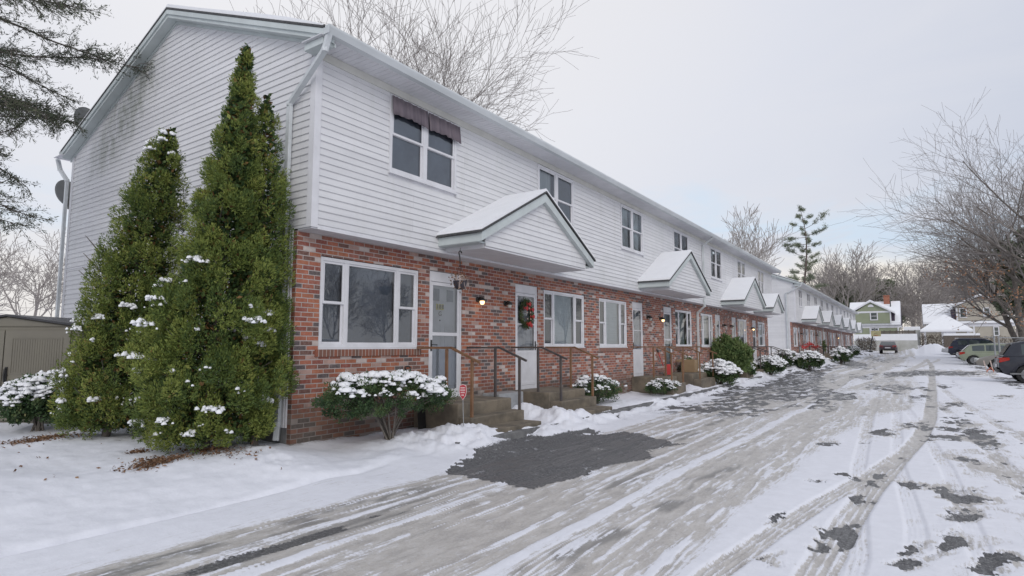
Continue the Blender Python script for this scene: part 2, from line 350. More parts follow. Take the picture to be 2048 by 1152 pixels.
def full_z(x, y):
    x = np.asarray(x, float); y = np.asarray(y, float)
    z = base_z(x, y); xk = np.interp(y, KY, KX); t = xk-x
    yard = sst(-.05, .2, t)
    z = z+yard*(fbm(x*1.1, y*1.1, 3)-.5)*.12+yard*(fbm(x*5, y*5, 9)-.5)*.025
    # the sunken line along the buried kerb
    z = z-np.exp(-((t-.03+(fbm(y*1.5, y*0, 7)-.5)*.12)/.055)**2)*.13*sst(5.6, 4.6, y)*(.35+.65*sst(4.6, 2.2, y))
    m = 0
    for mx, my, sx, sy, h in MOUNDS: m = np.maximum(m, h*np.exp(-((x-mx)/sx)**2-((y-my)/sy)**2))
    lump = fbm(x*6.5, y*6.5, 21, 4)-.42
    z = z+m*(1+.25*lump)+sst(.04, .14, m)*lump*.14
    # clods and ridges thrown up along the kerb
    kb = np.exp(-((t+.05)/.28)**2)*sst(6.5, 8, y)
    z = z+kb*np.clip(fbm(x*3, y*1.6, 33, 4)-.40, 0, 1)*.35
    z = z+(1-yard)*(fbm(x*2.2, y*.8, 41)-.5)*.02
    return z
def gz(x, y): return float(full_z(np.array([x]), np.array([y]))[0])
def inpoly(x, y, P):
    r = np.zeros(x.shape, bool); n = len(P)
    for i in range(n):
        x0, y0 = P[i][:2]; x1, y1 = P[(i+1) % n][:2]
        c = ((y0 > y) != (y1 > y)) & (x < (x1-x0)*(y-y0)/(y1-y0+1e-12)+x0); r ^= c
    return r
def ground():
    th = np.concatenate([np.radians(np.linspace(-84, 14, 1150)), np.radians(np.linspace(14, 276, 150))[1:-1]])
    rr = np.concatenate([[.05, .6, 1.2, 1.8, 2.4], np.exp(np.linspace(math.log(2.9), math.log(70), 560)), np.exp(np.linspace(math.log(70), math.log(900), 60))[1:]])
    T, R = np.meshgrid(th, rr); X = R*np.sin(T); Y = R*np.cos(T); x = X.ravel(); y = Y.ravel()
    z = full_z(x, y); xk = np.interp(y, KY, KX); t = xk-x
    # --- what covers the road: loose snow, packed dirty ice, bare asphalt
    wob = (fbm(x*.5, y*.12, 51)-.5)*.5*sst(0, 10, y)
    u = x+wob+(fbm(x*3, y*1.0, 52)-.5)*.10
    st = fbm(u*3.0, y*.16, 61, 4); st2 = fbm(u*9, y*.5, 62, 3); fine = fbm(x*14, y*10, 63, 3)
    def band(c, w, s=.05): return sst(w/2+s, w/2-s, np.abs(u-c))
    wetp = sst(11, 15, y)*sst(34, 26, y)*sst(-5.6, -5.0, x)*sst(-.9, -2.4, x)
    lane = sst(-4.75, -4.55, u)*sst(-1.15, -1.5, u+(fbm(x*1.2, y*.35, 64)-.5)*.4+np.interp(y, [0, 11, 18, 40], [0, 0, -.8, -.9])+sst(10, 18, y)*(fbm(x*.8, y*.10, 130)-.5)*1.6)*(1-.55*sst(11, 15, y)*sst(-1.6, -1.0, u)*sst(.46, .56, fbm(u*2.2, y*.16, 122, 4)))
    ice = lane*(.72+.4*(st-.5))*(1-.75*sst(15, 26, y)*sst(.44, .54, fbm(u*2.2, y*.07, 131, 4)))
    # ribs of clean snow between the wheel lines
    for c, wd, kk in ((-4.2, .08, .9), (-3.72, .10, .85), (-2.98, .07, .75), (-2.38, .15, .95), (-3.35, .03, .5), (-2.72, .03, .5), (-2.62, .02, .5), (-1.95, .03, .5), (-1.7, .03, .4), (-4.5, .05, .6), (-4.35, .03, .5), (-3.5, .02, .5), (-2.1, .02, .5)):
        keep = sst(.28, .42, fbm(u*2+c*7, y*.22, 65)+.12*(kk-.5))
        fade = sst(34, 14, y)
        ice = ice*(1-kk*keep*band(c, wd, .035)*fade)
    comb = (np.sin(u*2*PI/.055)*.5+.5)
    ice = ice*(1-.8*sst(.50, .66, fbm(u*2.5, y*.3, 66))*sst(.55, .95, comb)*sst(26, 10, y))
    brk = fbm(x*6, y*2.2, 68, 4); ln = sst(.60, .72, fbm(u*22, y*.9, 118, 3))*sst(.40, .52, fbm(u*3.2, y*.35, 119, 3)); lnf = sst(24, 9, y)
    ice = np.clip(ice-.6*sst(.56, .66, st2)*sst(.45, .55, brk)*lane-.8*ln*lane*lnf, 0, 1)
    ice = np.clip(ice+lane*.22*sst(.5, .62, brk)*sst(.35, .2, ice), 0, 1)
    dark = lane*sst(.56, .72, fbm(u*4.5, y*.30, 67, 5))*sst(.38, .55, fbm(x*5, y*1.8, 69, 4))
    # wheel tracks through the thin snow on the right
    def track(pts, width, depth_, bare, seed):
        nonlocal ice, asph, z
        py = [p[1] for p in pts]; px = [p[0] for p in pts]; c = np.interp(y, py, px); d = x-c
        inn = sst(width/2+.02, width/2-.02, np.abs(d))*sst(py[0]-1, py[0], y)*sst(py[-1]+4, py[-1], y)
        ribs = .5+.5*np.cos(d/width*2*PI*4); cross = .5+.5*np.cos((y+np.abs(d)*.6)*2*PI/.085)
        edge = sst(width*.30, width*.40, np.abs(d))
        near = sst(16, 7, y)
        tr = inn*(depth_*(1-near*.55*sst(.55, .8, ribs))*(1-near*.45*edge*sst(.4, .7, cross)))
        tr = tr*(.55+.6*fbm(x*3, y*.6, seed))
        ice = np.maximum(ice, tr); asph = np.maximum(asph, inn*bare*sst(.58, .66, fbm(x*2.2, y*1.1, seed+3)))
        z = z-inn*.012
    asph = np.zeros_like(x)
    track([(-1.22, 3), (-1.2, 4.1), (-1.05, 5.2), (-.86, 6.5), (-.58, 8.0), (-.2, 10.5), (0, 13)], .20, .85, .3, 71)
    track([(-.66, 3), (-.64, 4.5), (-.6, 5.7), (-.5, 7.3), (-.35, 9.0), (-.08, 11.8), (.1, 15), (.24, 22), (.42, 33), (.62, 48), (.5, 60)], .24, .95, .9, 73)
    track([(-.45, 5), (-.7, 8.6), (-.87, 12.7), (-1.0, 16.7), (-1.2, 24), (-1.1, 36)], .16, .38, .1, 75)
    track([(-.1, 6), (-.3, 9), (-.42, 13), (-.6, 20), (-.5, 34), (-.2, 50)], .15, .30, .1, 77)
    track([(.3, 5), (.2, 9), (-.1, 14), (-.7, 22), (-1.3, 32), (-1.5, 48)], .15, .22, .1, 79)
    track([(.9, 6), (.8, 10), (.5, 16), (-.1, 26), (-.6, 40)], .18, .30, .1, 125)
    track([(1.6, 9), (1.2, 14), (.7, 22), (.3, 34), (.1, 50)], .2, .35, .2, 127)
    track([(-2.0, 24), (-1.2, 34), (-.3, 46), (.4, 58)], .3, .7, .5, 81)
    track([(-1.6, 24), (-.9, 36), (0.1, 48), (1.3, 60)], .3, .6, .5, 83)
    track([(-2.9, 26), (-2.2, 38), (-1.6, 50), (-1.0, 70)], .4, .8, .5, 85)
    track([(-3.4, 26), (-2.9, 38), (-2.3, 50), (-1.8, 70)], .35, .7, .4, 87)
    wn = (fbm(x*2.3, y*2.3, 91, 4)-.5); wn2 = (fbm(x*9, y*9, 92, 3)-.5)
    # the big bare patch in front of the first steps
    c4 = lambda a, b: onz(800+a/2.667, 720+b/2.667)
    c5 = lambda a, b: onz(1400+a/2.549, 700+b/2.549)
    P = [c4(*p) for p in [(225, 605), (330, 570), (490, 470), (600, 430), (790, 395), (850, 366), (1000, 372), (1060, 400), (1230, 380), (1300, 400), (1490, 450), (1340, 480), (1290, 530), (1100, 570), (930, 630), (720, 695), (560, 670), (400, 630), (300, 615)]]
    wn3 = fbm(x*22, y*16, 121, 3)-.5; j = (x+wn*.34+wn2*.16+wn3*.05, y+wn2*.26+wn*.34+wn3*.08)
    inb = inpoly(j[0], j[1], P); asph = np.maximum(asph, inb*1.0)
    P2 = [c5(*p) for p in [(60, 235), (150, 195), (330, 190), (450, 130), (560, 90), (640, 110), (620, 190), (700, 225), (800, 240), (690, 255), (600, 235), (420, 270), (250, 240)]]
    asph = np.maximum(asph, inpoly(x+wn*.5, y+wn*1.6+wn2*.3, P2)*sst(.25, .35, fbm(x*3, y*.7, 93)))
    P3 = [c5(*p) for p in [(650, 72), (760, 70), (850, 85), (860, 98), (750, 95)]]
    asph = np.maximum(asph, inpoly(x+wn*.5, y+wn*3, P3)*1.)
    for pp in ([(775, 728), (812, 730), (848, 748), (822, 786), (750, 784)], [(655, 900), (742, 903), (700, 985), (655, 1032), (612, 1010), (625, 950)], [(1190, 700), (1260, 697), (1390, 715), (1480, 778), (1300, 780), (1215, 750)], [(625, 640), (700, 632), (880, 655), (960, 670), (830, 672), (700, 660)], [(990, 675), (1060, 672), (1140, 690), (1140, 712), (1050, 708)],
               [(1210, 820), (1290, 808), (1400, 830), (1440, 862), (1280, 868)], [(1340, 400), (1420, 400), (1500, 460), (1535, 508), (1440, 505), (1350, 450)], [(1020, 1000), (1100, 980), (1110, 1040), (1040, 1045)],
               [(920, 1090), (1090, 1060), (1130, 1110), (1000, 1140)], [(1230, 940), (1330, 920), (1370, 1000), (1180, 1060), (1170, 1020)], [(1400, 1045), (1560, 1060), (1640, 1110), (1520, 1120), (1400, 1090)],
               [(1340, 1110), (1480, 1090), (1520, 1160), (1340, 1160)], [(390, 840), (425, 832), (430, 870), (375, 880)], [(280, 1070), (335, 1060), (330, 1130), (285, 1140)], [(550, 665), (600, 672), (590, 690)],
               [(670, 235), (780, 222), (800, 250), (700, 260)], [(860, 420), (950, 400), (1020, 410), (960, 440), (880, 440)], [(1020, 380), (1160, 360), (1160, 395), (1050, 400)], [(780, 475), (870, 470), (850, 484)],
               [(590, 480), (680, 465), (690, 492), (600, 492)], [(1290, 360), (1350, 352), (1390, 385), (1310, 385)], [(1230, 275), (1330, 265), (1350, 285), (1250, 290)], [(940, 125), (1100, 115), (1430, 125), (1430, 142), (1100, 142), (950, 145)],
               [(1500, 150), (1652, 148), (1660, 160), (1510, 160)], [(1490, 235), (1590, 232), (1580, 247), (1500, 247)], [(1140, 425), (1330, 440), (1350, 470), (1150, 455)]):
        Q = [c5(*p) for p in pp]; k = .12+.03*abs(Q[0][1]-8)
        asph = np.maximum(asph, inpoly(x+wn*.25+wn2*.14+wn3*.05, y+wn*k*3+wn2*k*1.4+wn3*.06, Q)*1.)
        qx, qy = sum(q_[0] for q_ in Q)/len(Q), sum(q_[1] for q_ in Q)/len(Q); Q2 = [(qx+(q_[0]-qx)*1.3+.02, qy+(q_[1]-qy)*1.35) for q_ in Q]
        ice = np.maximum(ice, inpoly(x+wn*.4+wn2*.2, y+wn*k*4+wn2*k*1.5, Q2)*.42*sst(.35, .5, fbm(x*4, y*2.4, 123, 3)))
    # scattered small holes in the thin snow on the right and far off
    reg = sst(-.3, .3, u)*sst(26, 12, y)
    asph = np.maximum(asph, reg*sst(.66, .70, fbm(x*2.4, y*1.5, 95, 5))*.95)
    ice = np.maximum(ice, reg*sst(.60, .64, fbm(x*2.6, y*1.5, 96, 5))*.35)
    farr = sst(14, 24, y)*sst(90, 60, y)*sst(-5.7, -5.2, x)*sst(1.8, .5, x)
    asph = np.maximum(asph, farr*sst(.58, .66, fbm(x*.8, y*.28, 97, 4))*.75)
    asph = np.maximum(asph, sst(30, 40, y)*sst(90, 70, y)*sst(-5.6, -5.2, x)*sst(-3.6, -4.4, x)*sst(.47, .56, fbm(x*1.2, y*.22, 98, 4))*.9)
    asph = np.maximum(asph, wetp*sst(.50, .58, fbm(u*1.6, y*.22, 116, 4))*.85)
    kz = sst(-.75, -.05, t-.1)*sst(.02, -.10, t)*sst(9, 10.5, y)
    asph = np.maximum(asph, kz*sst(.55, .62, fbm(x*2.0, y*.9, 99, 4)))
    # patchy bare asphalt in the parking bays where the cars stand
    asph = np.maximum(asph, sst(2.3, 2.8, x)*sst(9, 8, x)*sst(24, 28, y)*sst(80, 75, y)*sst(.45, .55, fbm(x*.5, y*.8, 101))*.8)
    mm = 0
    for mx, my, sx, sy, h in MOUNDS: mm = np.maximum(mm, h*np.exp(-((x-mx)/sx)**2-((y-my)/sy)**2))
    asph = asph*sst(.09, .04, mm)*sst(.05, .02, np.exp(-((t+.05)/.28)**2)*sst(6.5, 8, y)*np.clip(fbm(x*3, y*1.6, 33, 4)-.40, 0, 1)*.35)
    big = inb.astype(float); asph = asph-(1-big*.75)*.62*sst(.47, .60, fbm(x*7.5, y*3.6, 111, 4))-.3*big*sst(.66, .72, fbm(x*5, y*3, 113, 4)); asph = np.clip(asph, 0, 1)
    roadm = sst(.06, -.02, t); asph *= roadm; ice *= roadm
    ice = np.clip(ice+roadm*.17*sst(.4, .6, fbm(x*.9, y*.5, 103))+roadm*reg*.22*sst(.54, .60, fbm(x*2.0, y*1.3, 115, 4)), 0, 1)
    asph = asph*sst(.30, .36, fine+.25*asph+.05) ; ice = ice*(1-.25*sst(.58, .7, fine))
    # thin streak of asphalt in the near left rut
    asph = np.maximum(asph, band(-4.03, .15, .06)*sst(4.9, 4.2, y)*sst(.36, .50, fbm(x*4, y*1.6, 104))*.95)
    # dirt at the foot of the walls and under the evergreens
    dirt = np.exp(-((x+7.22)/.12)**2)*sst(5, 5.2, y)*sst(37, 36, y)*sst(.35, .6, fbm(x*9, y*9, 105))*.8
    for lx, ly, lr in ((-7.35, 4.35, .55), (-9.4, 4.4, .6)):
        dirt = np.maximum(dirt, np.exp(-(((x-lx)**2+(y-ly)**2)/lr**2)**2)*sst(.48, .62, fbm(x*6, y*6, 106)))
    z = z+(.018*(1-np.clip(ice*.8+asph, 0, 1)))*roadm*sst(60, 20, y)
    V = np.stack([x, y, z], 1); nr, nc = T.shape
    idx = np.arange(nr*nc).reshape(nr, nc); a = idx[:-1, :]; b = idx[1:, :]
    q = np.stack([a, np.roll(a, -1, 1), np.roll(b, -1, 1), b], -1).reshape(-1, 4)[:, ::-1]
    m, nt, p = newmat('snowy_ground'); v = oc(nt)
    def at(n): k = N(nt, 'ShaderNodeAttribute'); k.attribute_name = n; return k.outputs['Fac']
    n_f = noise(nt, v, 45, 6, .7); n_m = noise(nt, v, 7, 5, .65); n_g = noise(nt, v, 38, 5, .85)
    snow = ramp(nt, n_m, [(.3, (.78, .79, .845)), (.7, (.72, .73, .78))])
    icec = ramp(nt, noise(nt, scaled(nt, v, (3, .8, 1)), 3.2, 6, .68), [(.30, (.60, .575, .55)), (.5, (.49, .465, .435)), (.7, (.35, .33, .315))])
    icec = mix(nt, ramp(nt, n_f, [(.52, (0, 0, 0)), (.68, (.7, .7, .7))]), icec, (.6, .6, .61))
    icec = mix(nt, mth(nt, 'MULTIPLY', at('dark'), .8), icec, (.20, .195, .19))
    aspc = ramp(nt, n_g, [(.38, (.03, .03, .034)), (.50, (.085, .085, .09)), (.60, (.20, .20, .20)), (.68, (.42, .42, .42))])
    aspc = mix(nt, ramp(nt, noise(nt, v, 2.2, 5, .7), [(.4, (0, 0, 0)), (.65, (.5, .5, .5))]), aspc, (.13, .13, .13)); aspc = mix(nt, ramp(nt, noise(nt, v, 14, 6, .8), [(.60, (0, 0, 0)), (.68, (.75, .75, .75))]), aspc, (.50, .50, .52))
    fi = mth(nt, 'ADD', at('ice'), mth(nt, 'MULTIPLY', mth(nt, 'SUBTRACT', n_f, .5), .8)); n_l = noise(nt, scaled(nt, v, (7, .8, 1)), 4.5, 5, .72, .3); fi = mth(nt, 'ADD', fi, mth(nt, 'MULTIPLY', mth(nt, 'SUBTRACT', n_l, .5), 1.7)); fi = mth(nt, 'MULTIPLY', ramp(nt, fi, [(.28, (0, 0, 0)), (.56, (1, 1, 1))]), ramp(nt, at('ice'), [(.02, (0, 0, 0)), (.22, (1, 1, 1))]))
    fa = mth(nt, 'ADD', at('asph'), mth(nt, 'MULTIPLY', mth(nt, 'SUBTRACT', n_f, .5), 1.5)); fa = ramp(nt, fa, [(.40, (0, 0, 0)), (.56, (1, 1, 1))])
    icec = mix(nt, ramp(nt, n_g, [(.55, (0, 0, 0)), (.72, (.6, .6, .6))]), icec, (.15, .14, .13)); c = mix(nt, fi, snow, icec); c = mix(nt, fa, c, aspc)
    fd = mth(nt, 'MULTIPLY', at('dirt'), ramp(nt, n_f, [(.4, (.3, .3, .3)), (.55, (1, 1, 1))])); c = mix(nt, fd, c, (.07, .05, .038))
    nt.links.new(c, p.inputs['Base Color'])
    nt.links.new(ramp(nt, fi, [(0, (.8, .8, .8)), (1, (.42, .42, .42))]), p.inputs['Roughness'])
    hh = mth(nt, 'ADD', mth(nt, 'MULTIPLY', n_m, .8), mth(nt, 'ADD', mth(nt, 'MULTIPLY', n_f, .5), mth(nt, 'MULTIPLY', n_g, mth(nt, 'ADD', .12, mth(nt, 'MULTIPLY', fa, .5)))))
    nt.links.new(bump(nt, hh, .45, .02), p.inputs['Normal'])
    o = npmesh('snowy_ground', V, q, m, smooth=True); setp(o, kind='structure')
    for nme, arr in (('ice', ice), ('asph', asph), ('dark', dark), ('dirt', dirt)):
        at_ = o.data.attributes.new(nme, 'FLOAT', 'POINT'); at_.data.foreach_set('value', arr.astype(np.float32))
ground()
# kerb stones standing through the snow
kb = MB(); yy = 6.6
while yy < 92:
    L = 2.4; a = float(np.interp(yy, KY, KX)); b = float(np.interp(yy+L, KY, KX)); za = float(np.interp(yy, RY, RZ)); zb = float(np.interp(yy+L, RY, RZ)); g = .012
    kb.add([(a-.15, yy+g, za-.2), (a, yy+g, za-.2), (b, yy+L-g, zb-.2), (b-.15, yy+L-g, zb-.2), (a-.15, yy+g, za+.135), (a-.02, yy+g, za+.135), (b-.02, yy+L-g, zb+.135), (b-.15, yy+L-g, zb+.135)],
           [(0, 3, 2, 1), (4, 5, 6, 7), (0, 1, 5, 4), (1, 2, 6, 5), (2, 3, 7, 6), (3, 0, 4, 7)]); yy += L
setp(kb.build('kerb', M['kerb'], bevel=.015), kind='structure')
exec_order = None
# ------------------------------------------------------------------ townhouses
XB = -7.2; XS = -6.9; XR = -15.5; ZF = 3.17; ZE = 5.74; RIDGE = (-11.05, 7.66)
def holes_wall(mb, X, y0, y1, z0, z1, holes, mi=0, jamb=.10):
    """vertical wall at x=X facing +x, with rectangular holes (ya,yb,za,zb) and jamb returns"""
    ys = sorted({y0, y1} | {h[0] for h in holes} | {h[1] for h in holes}); zs = sorted({z0, z1} | {h[2] for h in holes} | {h[3] for h in holes})
    for i in range(len(ys)-1):
        for j in range(len(zs)-1):
            cy = (ys[i]+ys[i+1])/2; cz = (zs[j]+zs[j+1])/2
            if any(h[0] < cy < h[1] and h[2] < cz < h[3] for h in holes): continue
            mb.add([(X, ys[i], zs[j]), (X, ys[i+1], zs[j]), (X, ys[i+1], zs[j+1]), (X, ys[i], zs[j+1])], [(0, 1, 2, 3)], mi)
    for a, b, c, d in holes:
        k = X-jamb
        mb.add([(X, a, c), (X, b, c), (X, b, d), (X, a, d), (k, a, c), (k, b, c), (k, b, d), (k, a, d)], [(0, 4, 5, 1), (1, 5, 6, 2), (2, 6, 7, 3), (3, 7, 4, 0)], mi)
def clap_x(mb, X, y0, y1, z0, z1, holes=(), step=.102, out=.016):
    z = z0
    while z < z1-1e-4:
        zt = min(z+step, z1); segs = [(y0, y1)]
        for a, b, c, d in holes:
            if c < zt-.02 and d > z+.02:
                ns = []
                for s, e in segs:
                    if a > s: ns.append((s, min(a, e)))
                    if b < e: ns.append((max(b, s), e))
                segs = [q for q in ns if q[1]-q[0] > .01]
        for s, e in segs:
            mb.add([(X+out, s, z+.004), (X+out, e, z+.004), (X+.002, e, zt+.004), (X+.002, s, zt+.004), (X+.001, s, z+.004), (X+.001, e, z+.004), (X+out, s, z+.012), (X+out, e, z+.012)],
                   [(6, 7, 2, 3), (0, 1, 7, 6), (4, 5, 1, 0)])
        z += step
def clap_y(mb, Y, z0, z1, xr, step=.102, out=.016):
    """clapboards on a wall at y=Y facing -y; xr(z) gives (xa, xb)"""
    z = z0
    while z < z1-1e-4:
        zt = min(z+step, z1); a, b = xr(z); c, d = xr(zt)
        if d-c < .02: c = d = (c+d)/2
        if b-a > .05:
            mb.add([(a, Y-out, z+.004), (b, Y-out, z+.004), (d, Y-.002, zt+.004), (c, Y-.002, zt+.004), (a, Y-.001, z+.004), (b, Y-.001, z+.004), (b, Y-out, z+.012), (a, Y-out, z+.012)],
                   [(7, 3, 2, 6), (0, 7, 6, 1), (4, 0, 1, 5)])
        z += step
def frame_rect(mb, X0, X1, a, b, c, d, w, mi=0):
    """picture-frame of bars in the y-z plane between X0..X1"""
    mb.box(X0, X1, a, b, c, c+w, mi); mb.box(X0, X1, a, b, d-w, d, mi); mb.box(X0, X1, a, a+w, c+w, d-w, mi); mb.box(X0, X1, b-w, b, c+w, d-w, mi)
def quad(mb, X, a, b, c, d): mb.add([(X, a, c), (X, b, c), (X, b, d), (X, a, d)], [(0, 1, 2, 3)])
def hung(fr, gl, X, a, b, c, d, mi=0):
    """double-hung sash pair: the upper one sits forward"""
    m = (c+d)/2
    frame_rect(fr, X-.022, X-.002, a, b, m-.015, d, .038); frame_rect(fr, X-.045, X-.025, a+.002, b-.002, c, m+.015, .038)
    quad(gl, X-.012, a+.036, b-.036, m+.02, d-.036); quad(gl, X-.035, a+.038, b-.038, c+.036, m-.02)
def window(par, X, a, b, c, d, kind, back, grey=False):
    fr = MB(); gl = MB()
    w = .05; frame_rect(fr, X-.055, X+.012, a, b, c, d, w); fr.box(X-.05, X+.035, a-.01, b+.01, c-.025, c-.002)
    A, B, C_, D_ = a+w, b-w, c+w, d-w; cells = []
    if kind == 'pair':
        m = (a+b)/2; fr.box(X-.054, X+.008, m-.045, m+.045, C_, D_); cells = [(A, m-.045, 0), (m+.045, B, 0)]
    else:
        s = (b-a)*.235; fr.box(X-.054, X+.008, a+s-.03, a+s+.03, C_, D_); fr.box(X-.054, X+.008, b-s-.03, b-s+.03, C_, D_)
        cells = [(A, a+s-.03, 0), (a+s+.03, b-s-.03, 1), (b-s+.03, B, 0)]
    for p, q, k in cells:
        if k: frame_rect(fr, X-.03, X-.004, p, q, C_, D_, .03); quad(gl, X-.018, p+.028, q-.028, C_+.028, D_-.028)
        else: hung(fr, gl, X, p, q, C_, D_)
    f = fr.build('window', M['white'], par); gl.build('glass_pane', M['glass'], f)
    for i, (p, q, k) in enumerate(cells):
        mt = back[i % len(back)]
        if mt:
            bk = MB()
            if mt in ('curtain',):
                n = 14; vs = []
                for t in range(n+1):
                    y_ = p+.01+(q-p-.02)*t/n; x_ = X-.12+.02*math.sin(t*2.1); vs += [(x_, y_, C_), (x_, y_, D_)]
                bk.add(vs, [(2*t, 2*t+2, 2*t+3, 2*t+1) for t in range(n)])
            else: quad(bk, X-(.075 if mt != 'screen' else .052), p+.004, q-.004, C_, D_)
            bk.build({'curtain': 'curtain', 'blind': 'blind', 'screen': 'insect_screen', 'skytint': 'sky_tint_sheet'}[mt], M[mt], f)  # the plain sheet carries a sky reflection in its colour
    return f
def valance(par, X, a, b, top):
    mb = MB(); n = 24; vs = []
    for i in range(n+1):
        t = i/n; y = a+(b-a)*t; drop = .26+.10*abs(t-.5)*2-.05*math.cos(t*PI*2)*.6+.006*math.sin(t*31+t*t*9); x = X+.035+.012*math.sin(t*44+3*math.sin(t*7))
        vs += [(x-.01, y, top), (x+.01, y, top-drop*.55), (x+.025, y, top-drop)]
    fs = []
    for i in range(n): fs += [(3*i, 3*i+3, 3*i+4, 3*i+1), (3*i+1, 3*i+4, 3*i+5, 3*i+2)]
    mb.add(vs, fs); o = mb.build('valance', M['valance'], par, smooth=True); s = o.modifiers.new('thickness', 'SOLIDIFY'); s.thickness = .004
    return o
def door(par, a, b, zs, style, hinge_left=True):
    X = XB; zt = 2.86; fr = MB()
    fr.box(X-.10, X-.02, a, a+.045, zs, zt); fr.box(X-.10, X-.02, b-.045, b, zs, zt); fr.box(X-.10, X-.022, a+.045, b-.045, zt-.17, zt-.002); fr.box(X-.10, X-.010, a+.045, b-.045, zt-.185, zt-.172)
    fr.box(X-.10, X-.008, a+.002, b-.002, zs, zs+.035); fr.box(X-.10, X-.03, a+.045, b-.045, zs+.035, zs+.14)
    f = fr.build('door', M['white'], par)
    A, B, C_, D_ = a+.05, b-.05, zs+.145, zt-.19
    s = MB(); h = C_+(D_-C_)*(.50 if style == 'full' else .36)
    frame_rect(s, X-.05, X-.025, A, B, C_, D_, .065); mid = C_+(D_-C_)*(.53 if style == 'full' else .36)
    s.box(X-.048, X-.027, A+.065, B-.065, mid-.03, mid+.03)
    if style == 'half': s.box(X-.047, X-.032, A+.065, B-.065, C_+.065, mid-.03); up2 = C_+(D_-C_)*.66; s.box(X-.046, X-.028, A+.065, B-.065, up2-.012, up2+.012)
    s.build('storm_door', M['white'], f)
    g = MB(); quad(g, X-.037, A+.06, B-.06, mid+.025, D_-.06)
    if style == 'full': quad(g, X-.037, A+.06, B-.06, C_+.06, mid-.025)
    g.build('glass_pane', M['glass'], f)
    inner = MB(); inner.box(X-.13, X-.085, A, B, C_, D_)
    w2 = (B-A)
    for (u0, u1, v0, v1) in ((.14, .44, .34, .62), (.56, .86, .34, .62), (.14, .44, .06, .28), (.56, .86, .06, .28)):
        frame_rect(inner, X-.086, X-.077, A+w2*u0, A+w2*u1, C_+(D_-C_)*v0, C_+(D_-C_)*v1, .025)
    inner.build('inner_door', M['white'], f)
    for u in (.14, .62): lt = MB(); lt.box(X-.084, X-.074, A+w2*u, A+w2*(u+.22), D_-.34, D_-.12); lt.build('door_light', M['skytint'], f)
    hd = MB(); yh = A+.03 if hinge_left else B-.03; hz = zs+1.02
    hd.box(X-.025, X-.014, yh-.018, yh+.018, hz-.11, hz+.09); hd.tube([(X-.015, yh, hz), (X+.03, yh, hz+.005), (X+.035, yh+(.1 if hinge_left else -.1), hz)], .009, 6)
    hd.build('handle', M['black'], f)
    return f
def wall_lamp(par, y, z, on):
    X = XB; m = MB(); m.lathe((X+.012, y, z), [(.055, -.012), (.055, .01)], 14, axis='x')
    m.tube([(X+.02, y, z), (X+.07, y, z+.035), (X+.12, y, z+.02)], .022, 8); m.lathe((X+.12, y, z-.02), [(.03, .05), (.062, .02), (.066, -.01), (.06, -.012)], 14)
    o = m.build('wall_lamp', M['black'], par, smooth=True)
    j = MB(); j.lathe((X+.12, y, z-.085), [(.015, -.02), (.036, -.008), (.046, .025), (.045, .055)], 14); j.build('lamp_glass', M['bulb'] if on else M['lampglass'], o, smooth=True)
    if on:
        l = bpy.data.lights.new('lamp', 'POINT'); l.energy = .25; l.color = (1, .6, .25); l.shadow_soft_size = .05
        lo = bpy.data.objects.new('lamp_light', l); COL.objects.link(lo); lo.location = Vector((X+.2, y, z-.1))-wloc(o); lo.parent = o
def canopy(par, yc, hw, z0=3.2, X1=-6.02):
    """gabled hood: soffit box, clapboard gable, roof slabs with snow"""
    ze = z0+.20; zp = ze+hw*.53; bw = hw-.22; X0 = XS-.02
    b = MB(); b.box(X0-.28, X1, yc-bw, yc+bw, z0-.03, z0)                                # soffit
    b.box(X0, X1-.012, yc-bw, yc-bw+.02, z0, ze+.1); b.box(X0, X1-.012, yc+bw-.02, yc+bw, z0, ze+.1)
    root = b.build('door_canopy', M['white'], par)
    g = MB(); z = z0+.005
    while z < zp-.05:
        zt = z+.102; w0 = min(bw, (zp-z)/.53-.10); w1 = min(bw, (zp-zt)/.53-.10)
        if w0 <= .03: break
        w1 = max(w1, .0)
        g.add([(X1+.014, yc-w0, z), (X1+.014, yc+w0, z), (X1, yc+w1, zt), (X1, yc-w1, zt), (X1, yc-w0, z), (X1, yc+w0, z), (X1+.014, yc-w0, z+.009), (X1+.014, yc+w0, z+.009)], [(6, 7, 2, 3), (0, 1, 7, 6), (4, 5, 1, 0)]); z = zt
    g.build('clapboard_gable', M['siding'], root)
    t = MB()
    for s in (-1, 1):
        # rake board, inner trim, eave fascia and the boxed corner
        pr = [(yc, zp), (yc+s*hw, ze), (yc+s*hw, ze-.15), (yc, zp-.17)]
        if s > 0: pr = pr[::-1]
        t.prism(pr, X1+.001, X1+.10, 'x')
        e0, e1 = sorted((yc+s*(hw-.004), yc+s*(hw-.02))); t.box(X0, X1, e0, e1, ze-.148, ze-.005)
        e0, e1 = sorted((yc+s*(hw-.021), yc+s*(bw+.001))); t.box(X0, X1+.0, e0, e1, ze-.16, ze-.13)
    t.build('canopy_trim', M['trim'], root)
    r = MB(); sn = MB()
    for s in (-1, 1):
        hx = hw+.05; th = .03
        def P(k, dz): return (yc+s*k, zp+.02-abs(k)*.53+dz)
        q = [P(0, 0), P(hx, 0), P(hx, th), P(0, th)]; r.prism(q if s < 0 else q[::-1], X0, X1+.13, 'x')
        sn_q = [P(0, th+.003), P(hx-.03, th+.003), P(hx-.05, th+.05), P(0, th+.055)]; sn.prism(sn_q if s < 0 else sn_q[::-1], X0, X1+.115, 'x')
    rr_ = r.build('canopy_roof', M['shingle'], root); sn.build('snow', M['snow'], root)
